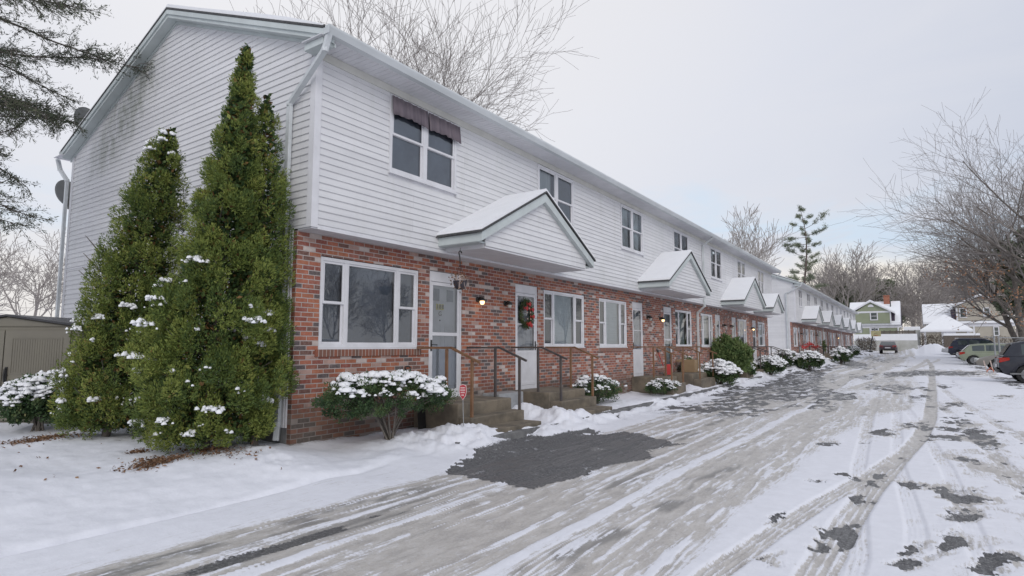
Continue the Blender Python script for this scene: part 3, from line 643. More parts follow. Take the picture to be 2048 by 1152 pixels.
def pipe(mb, pts, w=.075, h=.055):
    for a, b in zip(pts[:-1], pts[1:]): mb.bar(a, b, w, h)
    for p in pts[1:-1]: mb.lathe((p[0], p[1], p[2]-.03), [(w*.62, 0), (w*.66, .03), (w*.62, .06)], 10)
def row(name, label, y0, y1, zg, wins, doors, ups, cans, lamps, backs, upbacks, pipes, sill=.5, group=None, detail=True):
    R = thing(name, (XB, y0, zg), label, 'townhouses', group)
    holes = [(a, b, 1.45, 2.83) for a, b in wins]+[(a, b, sill, 2.865) for a, b in doors]
    mb = MB(); holes_wall(mb, XB, y0, y1, zg-.4, ZF+.02, holes)
    mb.add([(XB, y0, zg-.4), (XB, y0, ZF+.02), (XB-.09, y0, ZF+.02), (XB-.09, y0, zg-.4)], [(0, 1, 2, 3)])
    mb.add([(XB, y1, zg-.4), (XB, y1, ZF+.02), (XB-.09, y1, ZF+.02), (XB-.09, y1, zg-.4)], [(3, 2, 1, 0)])
    mb.build('brick_wall', M['brick'], R)
    # closed back and end shell
    sh = MB(); sh.box(XR+.02, XR+.05, y0+.03, y1-.03, zg-.4, ZE)
    z0 = zg+.22
    sh.add([(XR, y1, zg-.4), (XB-.09, y1, zg-.4), (XB-.09, y1, ZF), (XS, y1, ZF), (XS, y1, ZE), (RIDGE[0], y1, RIDGE[1]-.12), (XR, y1, ZE)], [(0, 6, 5, 4, 3, 2, 1)])
    sh.add([(XR, y0, z0-.6), (XB-.09, y0, z0-.6), (XB-.09, y0, ZF), (XS, y0, ZF), (XS, y0, ZE), (RIDGE[0], y0, RIDGE[1]-.12), (XR, y0, ZE)], [(0, 1, 2, 3, 4, 5, 6)])
    sh.box(XB-.085, XS, y0, y1, ZF-.03, ZF-.001)
    sh.build('wall_shell', M['white'], R)
    fd = MB(); fd.box(XR, XB-.092, y0-.006, y0+.1, zg-.4, z0); fd.build('foundation', M['kerb'], R)
    s = MB(); uh = [(a-.0, b+.0, 4.30, 5.60) for a, b in ups]; clap_x(s, XS, y0+.09, y1-.09, ZF+.03, ZE-.10, uh)
    for a, b, c, d in uh: pass
    s.build('front_siding', M['siding'], R)
    sb = MB(); holes_wall(sb, XS-.001, y0, y1, ZF, ZE, [(a+.005, b-.005, c+.005, d-.005) for a, b, c, d in uh], jamb=.08); sb.build('sheathing', M['white'], R)
    e = MB(); sl = (RIDGE[1]-ZE-.1)/(XS-RIDGE[0])
    def xr(z):
        if z < ZF: return (XR+.09, XB-.20)
        zz = RIDGE[1]-.19; k = max(0, (zz-z))/((RIDGE[1]-(ZE+.10))/(XS+.42-RIDGE[0]))
        return (max(XR+.09, RIDGE[0]-k), min(XS-.09, RIDGE[0]+k))
    clap_y(e, y0, z0, ZF, lambda z: (XR+.09, XB-.20)); n = int((ZF-z0)/.102)
    clap_y(e, y0, ZF+.03, RIDGE[1]-.2, xr); e.build('gable_siding', M['siding'], R)
    c = MB(); c.box(XS-.09, XS+.022, y0-.022, y0+.09, ZF-.01, ZE-.1); c.box(XR-.02, XR+.09, y0-.022, y0+.09, z0-.02, ZE); c.box(XB-.20, XB-.095, y0-.022, y0+.0, z0, ZF-.012)
    c.box(XB-.15, XB-.13, y0-.032, y0-.022, z0, ZF-.014); c.box(XS-.09, XS+.022, y1-.09, y1+.022, ZF-.01, ZE-.1)
    c.box(XR+.05, XS+.02, y0-.018, y0-.0015, ZF-.008, ZF+.026); c.box(XS-.1, XS+.02, y0+.091, y1-.091, ZF-.032, ZF+.026)
    c.build('corner_trim', M['white'], R)
    fz = MB(); fz.box(XS+.001, XS+.024, y0+.02, y1-.02, ZE-.12, ZE-.002); fz.build('frieze_board', M['frieze'], R)
    # soffit with grooves
    sf = MB(); XE = XS+.42; sf.box(XS-.02, XE, y0-.25, y1+.25, ZE, ZE+.012)
    if detail:
        y = y0-.2
        while y < min(y1, y0+34): sf.box(XS+.03, XE-.01, y, y+.018, ZE-.006, ZE-.0005); y += .1
    sf.box(XR-.42, XR, y0-.25, y1+.25, ZE, ZE+.012); sf.build('soffit', M['white'], R)
    # roof slabs
    r = MB(); sn = MB(); OH = .22; slope = (RIDGE[1]-(ZE+.10))/(XE-RIDGE[0])
    def RP(x, dz): return (x, RIDGE[1]-abs(x-RIDGE[0])*slope+dz)
    for s_ in (1, -1):
        xe = RIDGE[0]+s_*(XE-RIDGE[0]+.03)
        q = [RP(RIDGE[0], 0), RP(xe, 0), RP(xe, .035), RP(RIDGE[0], .035)]; r.prism(q if s_ > 0 else q[::-1], y0-OH, y1+OH, 'y')
        nn = 60; xs_ = [RIDGE[0]+s_*(abs(xe-RIDGE[0])-.06)*i/6 for i in range(7)]
        ny = int((y1-y0)/.35)
        vs = []; fs = []
        for i, xx in enumerate(xs_):
            for j in range(ny+1):
                yy = y0-OH+.02+(y1-y0+2*OH-.04)*j/ny; th = .055+.05*(float(vn(yy*1.3, xx*1.1, 5))-.4)
                if i == 6: th *= .35
                p = RP(xx, .037+max(.006, th)); vs.append((p[0], yy, p[1]))
        W = ny+1
        for i in range(6):
            for j in range(ny): f_ = (i*W+j, i*W+j+1, (i+1)*W+j+1, (i+1)*W+j); fs.append(f_ if s_ < 0 else f_[::-1])
        b0 = len(vs)                                    # skirt at the gable end so the layer has thickness
        for i, xx in enumerate(xs_): p = RP(xx, .036); vs.append((p[0], y0-OH+.02, p[1]))
        for i in range(6): fs.append((i*W, (i+1)*W, b0+i+1, b0+i))
        sn.add(vs, fs)
    rf = r.build('roof', M['shingle'], R); sn.build('roof_snow', M['snow'], rf, smooth=False)
    # rake boards in two steps, and the box return at the corner
    k = MB()
    for s_ in (1, -1):
        xe = RIDGE[0]+s_*(XE-RIDGE[0]); 
        for (d0, d1, ya, yb) in ((-.005, -.09, y0-OH+.01, y0-OH+.035), (-.04, -.15, y0-OH+.036, y0-.03), (-.15, -.20, y0-.028, y0-.002)):
            q = [RP(RIDGE[0], d1), RP(xe, d1), RP(xe, d0), RP(RIDGE[0], d0)]; k.prism(q if s_ > 0 else q[::-1], ya, yb, 'y')
    k.box(XS-.02, XE-.03, y0-.20, y0-.02, ZE-.10, ZE-.002);
    k.build('rake_board', M['trim'], R)
    g = MB(); gp = [(XE, ZE-.0), (XE+.08, ZE+.01), (XE+.12, ZE+.09), (XE+.12, ZE+.12), (XE+.105, ZE+.12), (XE+.07, ZE+.03), (XE+.014, ZE+.02), (XE+.014, ZE+.12), (XE, ZE+.12)]
    g.prism(gp, y0-OH+.005, y1+OH-.01, 'y'); g.box(XE+.0, XE+.12, y0-OH-.0, y0-OH+.006, ZE+.0, ZE+.12)
    gp2 = [(2*RIDGE[0]-u, v) for u, v in gp][::-1]; g.prism(gp2, y0-OH+.005, y1+OH-.01, 'y'); g.build('gutter', M['gutter'], R)
    for pts in pipes:
        pm = MB(); pipe(pm, pts); pm.build('downspout', M['gutter'], R)
    # windows, doors, hoods, lamps
    for i, (a, b) in enumerate(wins):
        window(R, XB-.03, a+.012, b-.012, 1.475, 2.82, 'triple', backs[i % len(backs)])
        rl = MB(); rl.box(XB-.05, XB+.022, a-.06, b+.05, 1.345, 1.448); rl.build('brick_sill', M['rowlock'], R)
    for i, (a, b) in enumerate(ups):
        window(R, XS+.02, a, b, 4.30, 5.60, 'pair', upbacks[i % len(upbacks)])
    ds = []
    for i, (a, b, style, hl) in enumerate([(d[0], d[1], 'full' if k_ in (0, 3) else 'half', k_ % 2 == 0) for k_, d in enumerate(doors)]):
        ds.append(door(R, a+.004, b-.004, sill, style, hl))
    for yc, hw in cans: canopy(R, yc, hw)
    for y, z, on in lamps: wall_lamp(R, y, z, on)
    return R, ds
W1 = [(5.51, 7.60), (11.80, 13.87), (14.72, 16.62), (20.91, 22.80), (23.95, 25.65), (29.85, 31.70), (34.2, 36.0)]
D1 = [(7.87, 8.80), (10.62, 11.54), (17.02, 17.87), (19.72, 20.55), (26.0, 26.82), (28.75, 29.55), (32.95, 33.8)]
U1 = [(6.52, 8.19), (11.05, 12.72), (15.56, 17.20), (20.0, 21.63), (24.45, 26.1), (28.84, 30.41), (33.15, 34.63)]
B1, DS1 = row('townhouse_row', 'near white clapboard and red brick townhouse row with gabled door hoods and snowy roof', 5.1, 36.8, .15, W1, D1, U1,
    [(9.8, 2.07), (18.85, 2.07), (27.9, 2.07), (33.2, 1.4)], [(9.27, 2.42, True), (10.22, 2.40, False), (18.2, 2.42, False), (19.33, 2.42, True), (27.15, 2.42, False), (28.4, 2.42, False), (32.62, 2.42, True)],
    [['skytint', 'skytint', 'skytint'], ['screen', 'blind', 'screen'], ['screen', 'blind', 'skytint'], ['skytint', 'curtain', 'screen'], ['curtain', 'curtain', 'screen'], ['skytint', 'skytint', 'skytint'], ['blind', 'blind', 'screen']],
    [['blind_', 'blind_'], ['curtain', 'screen'], ['curtain', 'curtain'], ['skytint', 'skytint'], ['curtain', 'screen'], ['screen', 'curtain'], ['skytint', 'skytint']] and
    [['skytint', 'skytint'], ['curtain', 'screen'], ['curtain', 'curtain'], ['skytint', 'skytint'], ['curtain', 'screen'], ['screen', 'curtain'], ['skytint', 'skytint']],
    [[(-6.42, 4.93, 5.76), (-6.50, 4.93, 5.55), (-7.40, 5.03, 5.03), (-7.42, 5.045, .42), (-7.38, 5.0, .2)],
     [(-15.98, 4.95, 5.74), (-15.9, 4.98, 5.5), (-15.57, 5.02, 5.2), (-15.57, 5.03, .3)],
     [(-6.42, 23.3, 5.74), (-6.83, 23.3, 5.45), (-6.84, 23.3, 3.25), (-6.84, 23.3, 3.05), (-7.14, 23.35, 2.8), (-7.14, 23.35, .3)],
     [(-6.42, 37.0, 5.74), (-6.6, 36.98, 5.55), (-7.3, 36.9, 5.2)]])
valance(B1, XS+.03, 6.53, 7.36, 5.57); valance(B1, XS+.03, 7.40, 8.24, 5.565)
u2 = 3.85; W2 = []; D2 = []; U2 = []; y = 45.0
for i in range(12):
    a = 45.0+i*u2
    if i % 2 == 0: W2.append((a+.35, a+2.1)); D2.append((a+2.35, a+3.15))
    else: D2.append((a+.7, a+1.5)); W2.append((a+1.75, a+3.5))
    U2.append((a+1.15, a+2.65))
B2, DS2 = row('townhouse_row', 'farther white and brick townhouse row with six small snowy hoods beyond the near row', 44.7, 91.2, .62, W2, D2, U2,
    [(48.85+7.7*i, 1.85) for i in range(6)], [(48.2, 2.4, False), (56.3, 2.4, False), (72.3, 2.4, True)], [['skytint', 'blind', 'screen'], ['curtain', 'blind', 'skytint'], ['blind', 'curtain', 'screen']],
    [['skytint', 'skytint'], ['screen', 'curtain'], ['screen', 'screen'], ['skytint', 'screen']],
    [[(-6.42, 44.5, 5.76), (-6.50, 44.5, 5.6), (-7.45, 44.62, 5.15), (-7.47, 44.62, .6)], [(-7.14, 60.6, 3.1), (-7.14, 60.6, .5)], [(-7.14, 76.0, 3.1), (-7.14, 76.0, .5)], [(-6.84, 91.1, 5.7), (-6.84, 91.1, 3.2)]], sill=.8, detail=False)
# things fixed to the first doors
def text_mesh(s, size, name, mat, parent, origin, depth_=.003):
    cu = bpy.data.curves.new(name, 'FONT'); cu.body = s; cu.size = size; cu.extrude = depth_; cu.align_x = 'CENTER'; cu.align_y = 'CENTER'
    to = bpy.data.objects.new('tmp', cu); COL.objects.link(to); dg = bpy.context.evaluated_depsgraph_get(); me = bpy.data.meshes.new_from_object(to.evaluated_get(dg))
    bpy.data.objects.remove(to); me.transform(Matrix(((0, 0, 1, 0), (1, 0, 0, 0), (0, 1, 0, 0), (0, 0, 0, 1))))
    L = Vector(origin)-wloc(parent); me.transform(Matrix.Translation(L)); me.materials.clear(); me.materials.append(mat)
    o = bpy.data.objects.new(name, me); COL.objects.link(o); o.parent = parent
X = XB-.074
pl = MB(); yn = 8.24; zn = 2.22
for i in range(3): pl.box(X-.004, X, yn-.105+i*.075, yn-.045+i*.075, zn-.055, zn+.055)
pl.build('number_plate', M['yellow'], DS1[0])
for i, ch in enumerate('188'): text_mesh(ch, .11, 'house_number', M['black'], DS1[0], (X+.004, yn-.075+i*.075, zn))
text_mesh('G', .12, 'unit_letter', M['greynum'], DS1[0], (X+.004, yn, zn-.13)); pe = MB(); pe.lathe((X, yn, zn-.25), [(.014, -.004), (.012, .008)], 10, axis='x'); pe.build('peephole', M['black'], DS1[0])
# ------------------------------------------------------------------ stoops with railings
def stoop(loc_y, ya, yb, top, low, zg, label, rail_mats, walk=True):
    R = thing('concrete_stoop', (-6.6, (ya+yb)/2, zg), label, 'steps', 'concrete door stoops with handrails')
    s = MB(); s.box(XB+.004, -6.20, ya, yb, zg-.3, top); s.build('landing', M['concrete'], R, bevel=.02)
    l = MB(); l.box(-6.198, -5.92, ya, yb, zg-.3, low); l.build('step', M['concrete'], R, bevel=.02)
    if walk: w_ = MB(); w_.box(-5.918, -5.5, ya+.1, yb-.1, zg-.25, zg+.03); w_.build('walk_slab', M['concrete'], R, bevel=.01)
    zt = 1.47
    for yy, mm in ((ya+.07, rail_mats[0]), (yb-.07, rail_mats[1])):
        r = MB(); r.bar((XB+.01, yy, zt), (-6.42, yy, zt), .042, .036); r.bar((-6.43, yy, zt+.003), (-5.83, yy, zt-.235), .042, .036); o = r.build('handrail', M[mm], R)
        for px_, zb, ztp in ((-6.52, top, zt-.02), (-5.98, low, zt-.19)):
            p_ = MB(); p_.bar((px_, yy, zb-.02), (px_, yy, ztp), .04, .04); p_.build('post', M[mm], o)
    return R
stoop(0, 7.5, 9.02, .56, .36, .17, 'weathered concrete stoop below the door numbered 188', ('rust', 'darkrail'))
stoop(0, 10.38, 11.92, .56, .40, .18, 'concrete stoop with a rust stain below the wreath door', ('darkrail', 'rust'))
stoop(0, 16.85, 18.0, .58, .40, .2, 'mossy stoop with brown rails behind the low snowy shrub, third from the evergreens', ('rust', 'rust'), False)
stoop(0, 19.55, 21.2, .58, .42, .2, 'stoop carrying the cardboard box, with four brown posts', ('rust', 'rust'), False)
stoop(0, 25.8, 26.95, .6, .45, .24, 'stoop hidden behind the tall rhododendron, fifth from the evergreens', ('rust', 'rust'), False)
stoop(0, 28.6, 29.8, .62, .45, .26, 'stoop just beyond the tall rhododendron with dark brown rails', ('darkrail', 'darkrail'), False)
stoop(0, 32.8, 34.0, .66, .5, .35, 'last stoop of the near row, railings seen against the white end wall', ('darkrail', 'darkrail'), False)
for i in range(6):
    yc = 48.85+7.7*i
    words = ['nearest', 'second', 'third', 'fourth', 'fifth', 'farthest'][i]
    stoop(0, yc-1.5, yc+1.5, .86, .74, .62, f'dark railed stoop of the farther row under its {words} snowy hood', ('black', 'black'), False)
# ------------------------------------------------------------------ trees
def sweep_np(branches, n, name, mat, parent):
    """branches: list of (pts list, radii list)"""
    V = []; Fq = []; base = 0; ang = np.arange(n)*2*PI/n; ca = np.cos(ang)[:, None]; sa = np.sin(ang)[:, None]
    for pts, rad in branches:
        P = np.array(pts, float); k = len(P); d = np.gradient(P, axis=0); d /= np.linalg.norm(d, axis=1)[:, None]+1e-9
        ref = np.array([0, 0, 1.]) if abs(d[0][2]) < .9 else np.array([1., 0, 0])
        u = np.cross(d, ref); u /= np.linalg.norm(u, axis=1)[:, None]+1e-9; w_ = np.cross(d, u)
        for i in range(k): V.append(P[i]+(ca*u[i]+sa*w_[i])*rad[i])
        for i in range(k-1):
            a = base+i*n
            for j in range(n): Fq.append((a+j, a+(j+1) % n, a+n+(j+1) % n, a+n+j))
        base += k*n
    return npmesh(name, np.concatenate(V), np.array(Fq), mat, parent, smooth=True)
def rv(r, s=1): return np.array([r.gauss(0, s), r.gauss(0, s), r.gauss(0, s)])
def nrm(v): return v/(np.linalg.norm(v)+1e-9)
def grow(r, p, d, L, rad, lvl, maxl, out, spread=.55, upt=.12, kids=(6, 7, 6, 5, 4), first=.3, ratio=.62):
    k = 6 if lvl < 2 else 4; pts = [p.copy()]; rads = [rad]; dd = d.copy(); end = .12 if lvl == maxl else .4
    for i in range(1, k+1):
        dd = nrm(dd+rv(r, .045+.012*lvl)+np.array([0, 0, upt*(.6 if lvl else .2)])); pts.append(pts[-1]+dd*L/k); rads.append(rad*(1-(1-end)*i/k))
    out.setdefault(lvl, []).append((pts, rads))
    if lvl == maxl: return
    n = kids[lvl]; az = r.uniform(0, 6.28)
    for i in range(n):
        t = first+(1-first)*(i+r.random()*.8)/n if lvl == 0 else .2+.8*(i+r.random())/n
        t = min(t, .999); q = t*k; j = int(q); f = q-j; pp = pts[j]*(1-f)+pts[j+1]*f; dl = nrm(pts[j+1]-pts[j])
        az += 2.4+r.uniform(-.5, .5); a = nrm(np.cross(dl, [.3, .2, 1.])); b = np.cross(dl, a); side = a*math.cos(az)+b*math.sin(az)
        sp = spread*r.uniform(.7, 1.3)*(1.15 if lvl == 0 else 1)
        nd = nrm(dl*math.cos(sp)+side*math.sin(sp)); LL = L*ratio*r.uniform(.7, 1.15)*(1.0 if lvl else (1.15-.45*t)); rr_ = (rads[j]*(1-f)+rads[j+1]*f)*r.uniform(.52, .76)
        grow(r, pp, nd, LL, rr_, lvl+1, maxl, out, spread, upt, kids, first, ratio)
def bare_tree(name, loc, label, cat='tree', group=None, seed=1, h=9., rad=.22, maxl=4, lean=(0, 0, 1), far=False, extra=None, minr=0, mid=False, **kw):
    r = random.Random(seed); R = thing(name, loc, label, cat, group); L = np.array(loc, float); out = {}
    grow(r, L+np.array([0, 0, -.3]), nrm(np.array(lean, float)), h, rad, 0, maxl, out, **kw)
    if minr:
        for l in out: out[l] = [(p, [max(q, minr) for q in rd]) for p, rd in out[l]]
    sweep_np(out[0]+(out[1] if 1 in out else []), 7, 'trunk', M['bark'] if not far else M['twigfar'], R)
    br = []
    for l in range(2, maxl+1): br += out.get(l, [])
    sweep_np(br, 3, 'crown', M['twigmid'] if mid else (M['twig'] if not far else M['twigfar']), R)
    return R, out
def foliage(name, pts, size, mat, parent, r, flat=.6, up=.5, nblade=1, tint_j=.5, aspect=.45):
    """small leaf sprays at pts (n,3) with outward dirs"""
    P = np.asarray(pts[0]); D = np.asarray(pts[1]); rs = np.random.RandomState(r)
    n = len(P); V = []; T = []
    base_t = np.asarray(pts[2]) if len(pts) > 2 else np.full(n, .5)
    for k in range(nblade):
        d = D+rs.normal(0, flat, (n, 3))+np.array([0, 0, up]); d /= np.linalg.norm(d, axis=1)[:, None]
        s = rs.normal(0, 1, (n, 3)); s -= d*np.sum(s*d, 1)[:, None]; s /= np.linalg.norm(s, axis=1)[:, None]
        L = size*rs.uniform(.6, 1.4, (n, 1)); W = L*aspect; o = P+rs.normal(0, size*.3, (n, 3))
        V.append(np.stack([o-d*L*.4, o+s*W*.5+d*L*.1, o+d*L*.6, o-s*W*.5+d*L*.1], 1)); T.append(np.clip(base_t+rs.normal(0, .14, n)*tint_j*2, 0, 1))
    V = np.concatenate(V).reshape(-1, 3); Fc = np.arange(len(V)).reshape(-1, 4)
    return npmesh(name, V, Fc, mat, parent, tint=np.concatenate(T))
def snow_blob(mb, c, rx, ry, rz, seed, n=9):
    vs = []; fs = []; m = 6
    for i in range(m+1):
        ph = PI/2*i/m*1.15
        for j in range(n):
            a = 2*PI*j/n; k = .75+.5*float(vn(i*.7+seed*3.1, j*.9+seed*1.7, 3)); 
            vs.append((c[0]+rx*math.sin(ph)*math.cos(a)*k, c[1]+ry*math.sin(ph)*math.sin(a)*k, c[2]+rz*math.cos(ph)*k))
    for i in range(m):
        for j in range(n): fs.append((i*n+j, (i+1)*n+j, (i+1)*n+(j+1) % n, i*n+(j+1) % n))
    vs2 = vs; fs.append(tuple(m*n+j for j in range(n))[::-1]); mb.add(vs2, fs)
def arborvitae(loc, h, rb, label, seed, n=30000, lean=(0, 0), prof=None, group=None, skirt=.12, topsnow=0):
    R = thing('arborvitae', loc, label, 'evergreen', group); rs = np.random.RandomState(seed); L = np.array(loc)
    prof = prof or [(0, .55), (.06, .88), (.16, 1.0), (.35, .88), (.55, .66), (.75, .42), (.9, .20), (1, .015)]
    pz = [p[0] for p in prof]; pr = [p[1] for p in prof]
    nc = 430; t = rs.beta(1.05, 1.3, nc)*.985; a = rs.uniform(0, 2*PI, nc); rr_ = np.interp(t, pz, pr)*rb*rs.uniform(.66, 1.08, nc)
    cz = skirt+t*(h-skirt)
    C = np.stack([rr_*np.cos(a)+lean[0]*t, rr_*np.sin(a)+lean[1]*t, cz], 1); csz = (.045+.085*np.interp(t, pz, pr)*min(1, rb*1.2))*rs.uniform(.7, 1.5, nc)
    ct = rs.uniform(.18, .75, nc)
    wgt = csz**1.7; wgt /= wgt.sum(); k = rs.choice(nc, n, p=wgt); dv = rs.normal(0, 1, (n, 3)); dv /= np.linalg.norm(dv, axis=1)[:, None]; q = rs.uniform(.3, 1, (n, 1))**.5
    P = C[k]+dv*q*csz[k][:, None]*np.array([1, 1, 1.5]); out = np.stack([np.cos(a[k]), np.sin(a[k]), np.zeros(n)], 1)
    P[:, 2] = np.maximum(P[:, 2], .03)
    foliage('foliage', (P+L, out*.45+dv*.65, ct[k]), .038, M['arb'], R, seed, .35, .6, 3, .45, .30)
    # inner, sparser layer: dark tint paints shade into the gaps, some blades brown
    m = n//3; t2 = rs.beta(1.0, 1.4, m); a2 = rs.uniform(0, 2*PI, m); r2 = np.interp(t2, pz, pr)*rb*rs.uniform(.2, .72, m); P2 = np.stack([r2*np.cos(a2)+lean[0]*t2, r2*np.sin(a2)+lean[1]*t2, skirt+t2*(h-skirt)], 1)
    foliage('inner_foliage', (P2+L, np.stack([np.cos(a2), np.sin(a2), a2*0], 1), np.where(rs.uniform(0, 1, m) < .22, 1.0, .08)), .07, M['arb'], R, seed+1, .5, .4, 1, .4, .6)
    br = [([L+np.array([0, 0, -.1]), L+np.array([lean[0]*.3, lean[1]*.3, h*.4]), L+np.array([lean[0]*.9, lean[1]*.9, h*.93])], [.06, .045, .008])]
    for i in range(26):
        aa = rs.uniform(0, 6.28); z0 = rs.uniform(.1, h*.6); e = np.interp(z0/h, pz, pr)*rb*.85
        br.append(([L+np.array([0, 0, z0]), L+np.array([math.cos(aa)*e*.5, math.sin(aa)*e*.5, z0+.1]), L+np.array([math.cos(aa)*e, math.sin(aa)*e, z0+.35])], [.02, .014, .004]))
    sweep_np(br, 5, 'trunk', M['bark'], R)
    sn = MB(); front = np.where((np.sin(a) < .1) & (t < .42) & (rr_ > np.interp(t, pz, pr)*rb*.84))[0]; pick = list(rs.choice(front, min(34, len(front)), replace=False)); tops = list(np.where(t > .9)[0][:topsnow])
    for ii, i in enumerate(pick+tops):
        m_ = 3 if ii > 12 else 22; cs_ = csz[i]
        if ii >= len(pick): m_ = 9
        for q_ in range(m_):
            o = rs.normal(0, .42, 2)*cs_*(1 if m_ > 5 else .6); s = rs.uniform(.012, .03)*(1 if m_ > 5 else .75)
            snow_blob(sn, (L[0]+C[i][0]+math.cos(a[i])*cs_*.45+o[0]*1.3, L[1]+C[i][1]+math.sin(a[i])*cs_*.45+o[1], L[2]+C[i][2]+cs_*(.55-.5*abs(o[0])/cs_)+rs.normal(0, .01)), s*rs.uniform(.7, 1.4), s*rs.uniform(.7, 1.4), s*1.25, i+q_*7, 7)
    sn.build('snow', M['snow'], R, smooth=True)['kind'] = 'stuff'
    return R
gA = atd(420, 700, 7.72); gB = Vector((-7.38, 4.68, 0)); gC = atd(222, 700, 8.75)
PA = [(0, .5), (.02, .66), (.145, .95), (.27, .87), (.39, .70), (.51, .49), (.63, .36), (.75, .27), (.87, .17), (1, .01)]
PC = [(0, .6), (.02, .78), (.15, .93), (.31, .80), (.47, .74), (.62, .62), (.78, .48), (.94, .28), (1, .03)]
PB = [(0, .3), (.2, .8), (.5, 1), (.75, .85), (.9, .45), (1, .03)]
arborvitae((gA[0], gA[1], gz(gA.x, gA.y)), 5.42, .97, 'tallest green arborvitae before the end wall, ending in a sharp top', 11, 52000, (.27, .16), PA, group='arborvitae by the end wall')
arborvitae((gB[0], gB[1], gz(gB.x, gB.y)), 4.85, .36, 'slimmer arborvitae close behind the tallest one, beside the white downspout', 12, 18000, (-.06, .0), PB, group='arborvitae by the end wall')
arborvitae((gC[0], gC[1], gz(gC.x, gC.y)), 4.62, .72, 'shorter leaning arborvitae with snow in its tip, left of the tallest one', 13, 36000, (.62, .36), PC, topsnow=14, group='arborvitae by the end wall')
def shrub(loc, rx, ry, h, label, seed, mat='yew', snow=.6, n=5000, leaf=.04, name='snowy_shrub', z0=.12, stems=True, group=None, clump=.16, aspect=.5):
    R = thing(name, loc, label, 'shrub', group); rs = np.random.RandomState(seed); L = np.array(loc); hz = (h-z0)/2; cz = z0+hz
    nc = 210; a = rs.uniform(0, 2*PI, nc); ph = np.arccos(rs.uniform(-.75, 1, nc)); k = rs.uniform(.6, 1.03, nc)
    C = np.stack([rx*np.sin(ph)*np.cos(a)*k, ry*np.sin(ph)*np.sin(a)*k, cz+hz*np.cos(ph)*k], 1)
    cs = clump*min(rx, hz*1.6)*rs.uniform(.7, 1.5, nc); ct = rs.uniform(.15, .75, nc)
    i = rs.randint(0, nc, n); dv = rs.normal(0, 1, (n, 3)); dv /= np.linalg.norm(dv, axis=1)[:, None]; P = C[i]+dv*cs[i][:, None]*rs.uniform(.3, 1, (n, 1))
    foliage('foliage', (P+L, dv*.5+C[i]/max(rx, .2)*.5, ct[i]), leaf, M[mat], R, seed, .5, .35, 2, .5, aspect)
    br = []
    for q in range(15):
        aa = rs.uniform(0, 6.28); e = rs.uniform(.3, .85); o = rs.normal(0, .05*rx, 2)
        br.append(([L+np.array([o[0], o[1], -.05]), L+np.array([o[0]+math.cos(aa)*rx*e*.35, o[1]+math.sin(aa)*ry*e*.35, cz*.6]), L+np.array([math.cos(aa)*rx*e, math.sin(aa)*ry*e, cz+hz*.3])], [.019, .013, .005]))
        for w_ in range(6):
            a3 = aa+rs.normal(0, .6); e3 = e*rs.uniform(.6, 1.2); br.append(([L+np.array([math.cos(aa)*rx*e*.35, math.sin(aa)*ry*e*.35, cz*.6]), L+np.array([math.cos(a3)*rx*e3, math.sin(a3)*ry*e3, cz+hz*rs.uniform(-.4, .5)])], [.010, .003]))
    sweep_np(br, 4, 'stems', M['bark'], R)
    if snow:
        sb = MB(); up_ = np.cos(ph)
        nzc = fbm(C[:, 0]*2.6/max(rx, .3)+seed, C[:, 1]*2.6/max(rx, .3)+C[:, 2]*2, seed, 3)
        for q in range(nc):
            if up_[q]*k[q] > -.05 and nzc[q]+.35*(up_[q]-.5)*1.2 > .62-.34*snow and k[q] > .72:
                e = cs[q]*rs.uniform(.5, .8)
                for w_ in range(2): snow_blob(sb, (L[0]+C[q, 0]+rs.normal(0, .3)*cs[q], L[1]+C[q, 1]+rs.normal(0, .3)*cs[q], L[2]+C[q, 2]+cs[q]*.42), e*rs.uniform(.7, 1.2), e*rs.uniform(.7, 1.2), e*.66, q+w_*5, 11)
                for w_ in range(15):
                    o = rs.normal(0, .68, 2); rr2 = min(1, o[0]**2+o[1]**2); e = cs[q]*rs.uniform(.12, .42)*(.75+.4*snow)
                    snow_blob(sb, (L[0]+C[q, 0]+o[0]*cs[q], L[1]+C[q, 1]+o[1]*cs[q], L[2]+C[q, 2]+cs[q]*(.85*math.sqrt(1-rr2)-.12)-e*.2), e*rs.uniform(.8, 1.3), e*rs.uniform(.8, 1.3), e*.85, q+w_*13, 7)
        if sb.v: sb.build('snow_cap', M['snow'], R, smooth=True)['kind'] = 'stuff'
    return R
def px_shrub(x0, x1, ytop, ybase, zg, label, seed, depthk=.8, **kw):
    p = onz((x0+x1)/2, ybase, zg); sc = F/depth(p.x, p.y); rx = (x1-x0)/2/sc; h = (ybase-ytop)/sc
    fwd = Vector((p.x, p.y, 0)).normalized(); p = p+fwd*rx*.5
    return shrub((p.x, p.y, gz(p.x, p.y)-.02), rx*1.04, rx*depthk, h*(1+.5*rx/depth(p.x, p.y))-gz(p.x, p.y)+zg+.02, label, seed, **kw)
GS = 'snowy shrubs along the fronts'
shrub((-6.33, 6.1, gz(-6.33, 6.1)-.03), .62, 1.18, .92, 'broad yew with bare lower stems and heaped snow under the first window', 21, snow=.62, n=17000, leaf=.030, z0=.34, group=GS, clump=.20)
shrub((-6.45, 12.95, gz(-6.45, 12.95)), .55, .72, .62, 'round snow covered yew at the second stoop, dark green underneath', 22, snow=.7, n=4500, leaf=.034, z0=.03, group=GS)
shrub((-6.2, 16.75, gz(-6.2, 16.75)), .38, .95, .44, 'low flat shrub under snow in front of the third stoop', 23, snow=.62, n=4000, leaf=.034, z0=.02, group=GS)
px_shrub(1402, 1474, 726, 764, .25, 'dark rounded yew with thick snow cap left of the rhododendron', 24, snow=.9, n=5000, leaf=.05, z0=.02, group=GS)
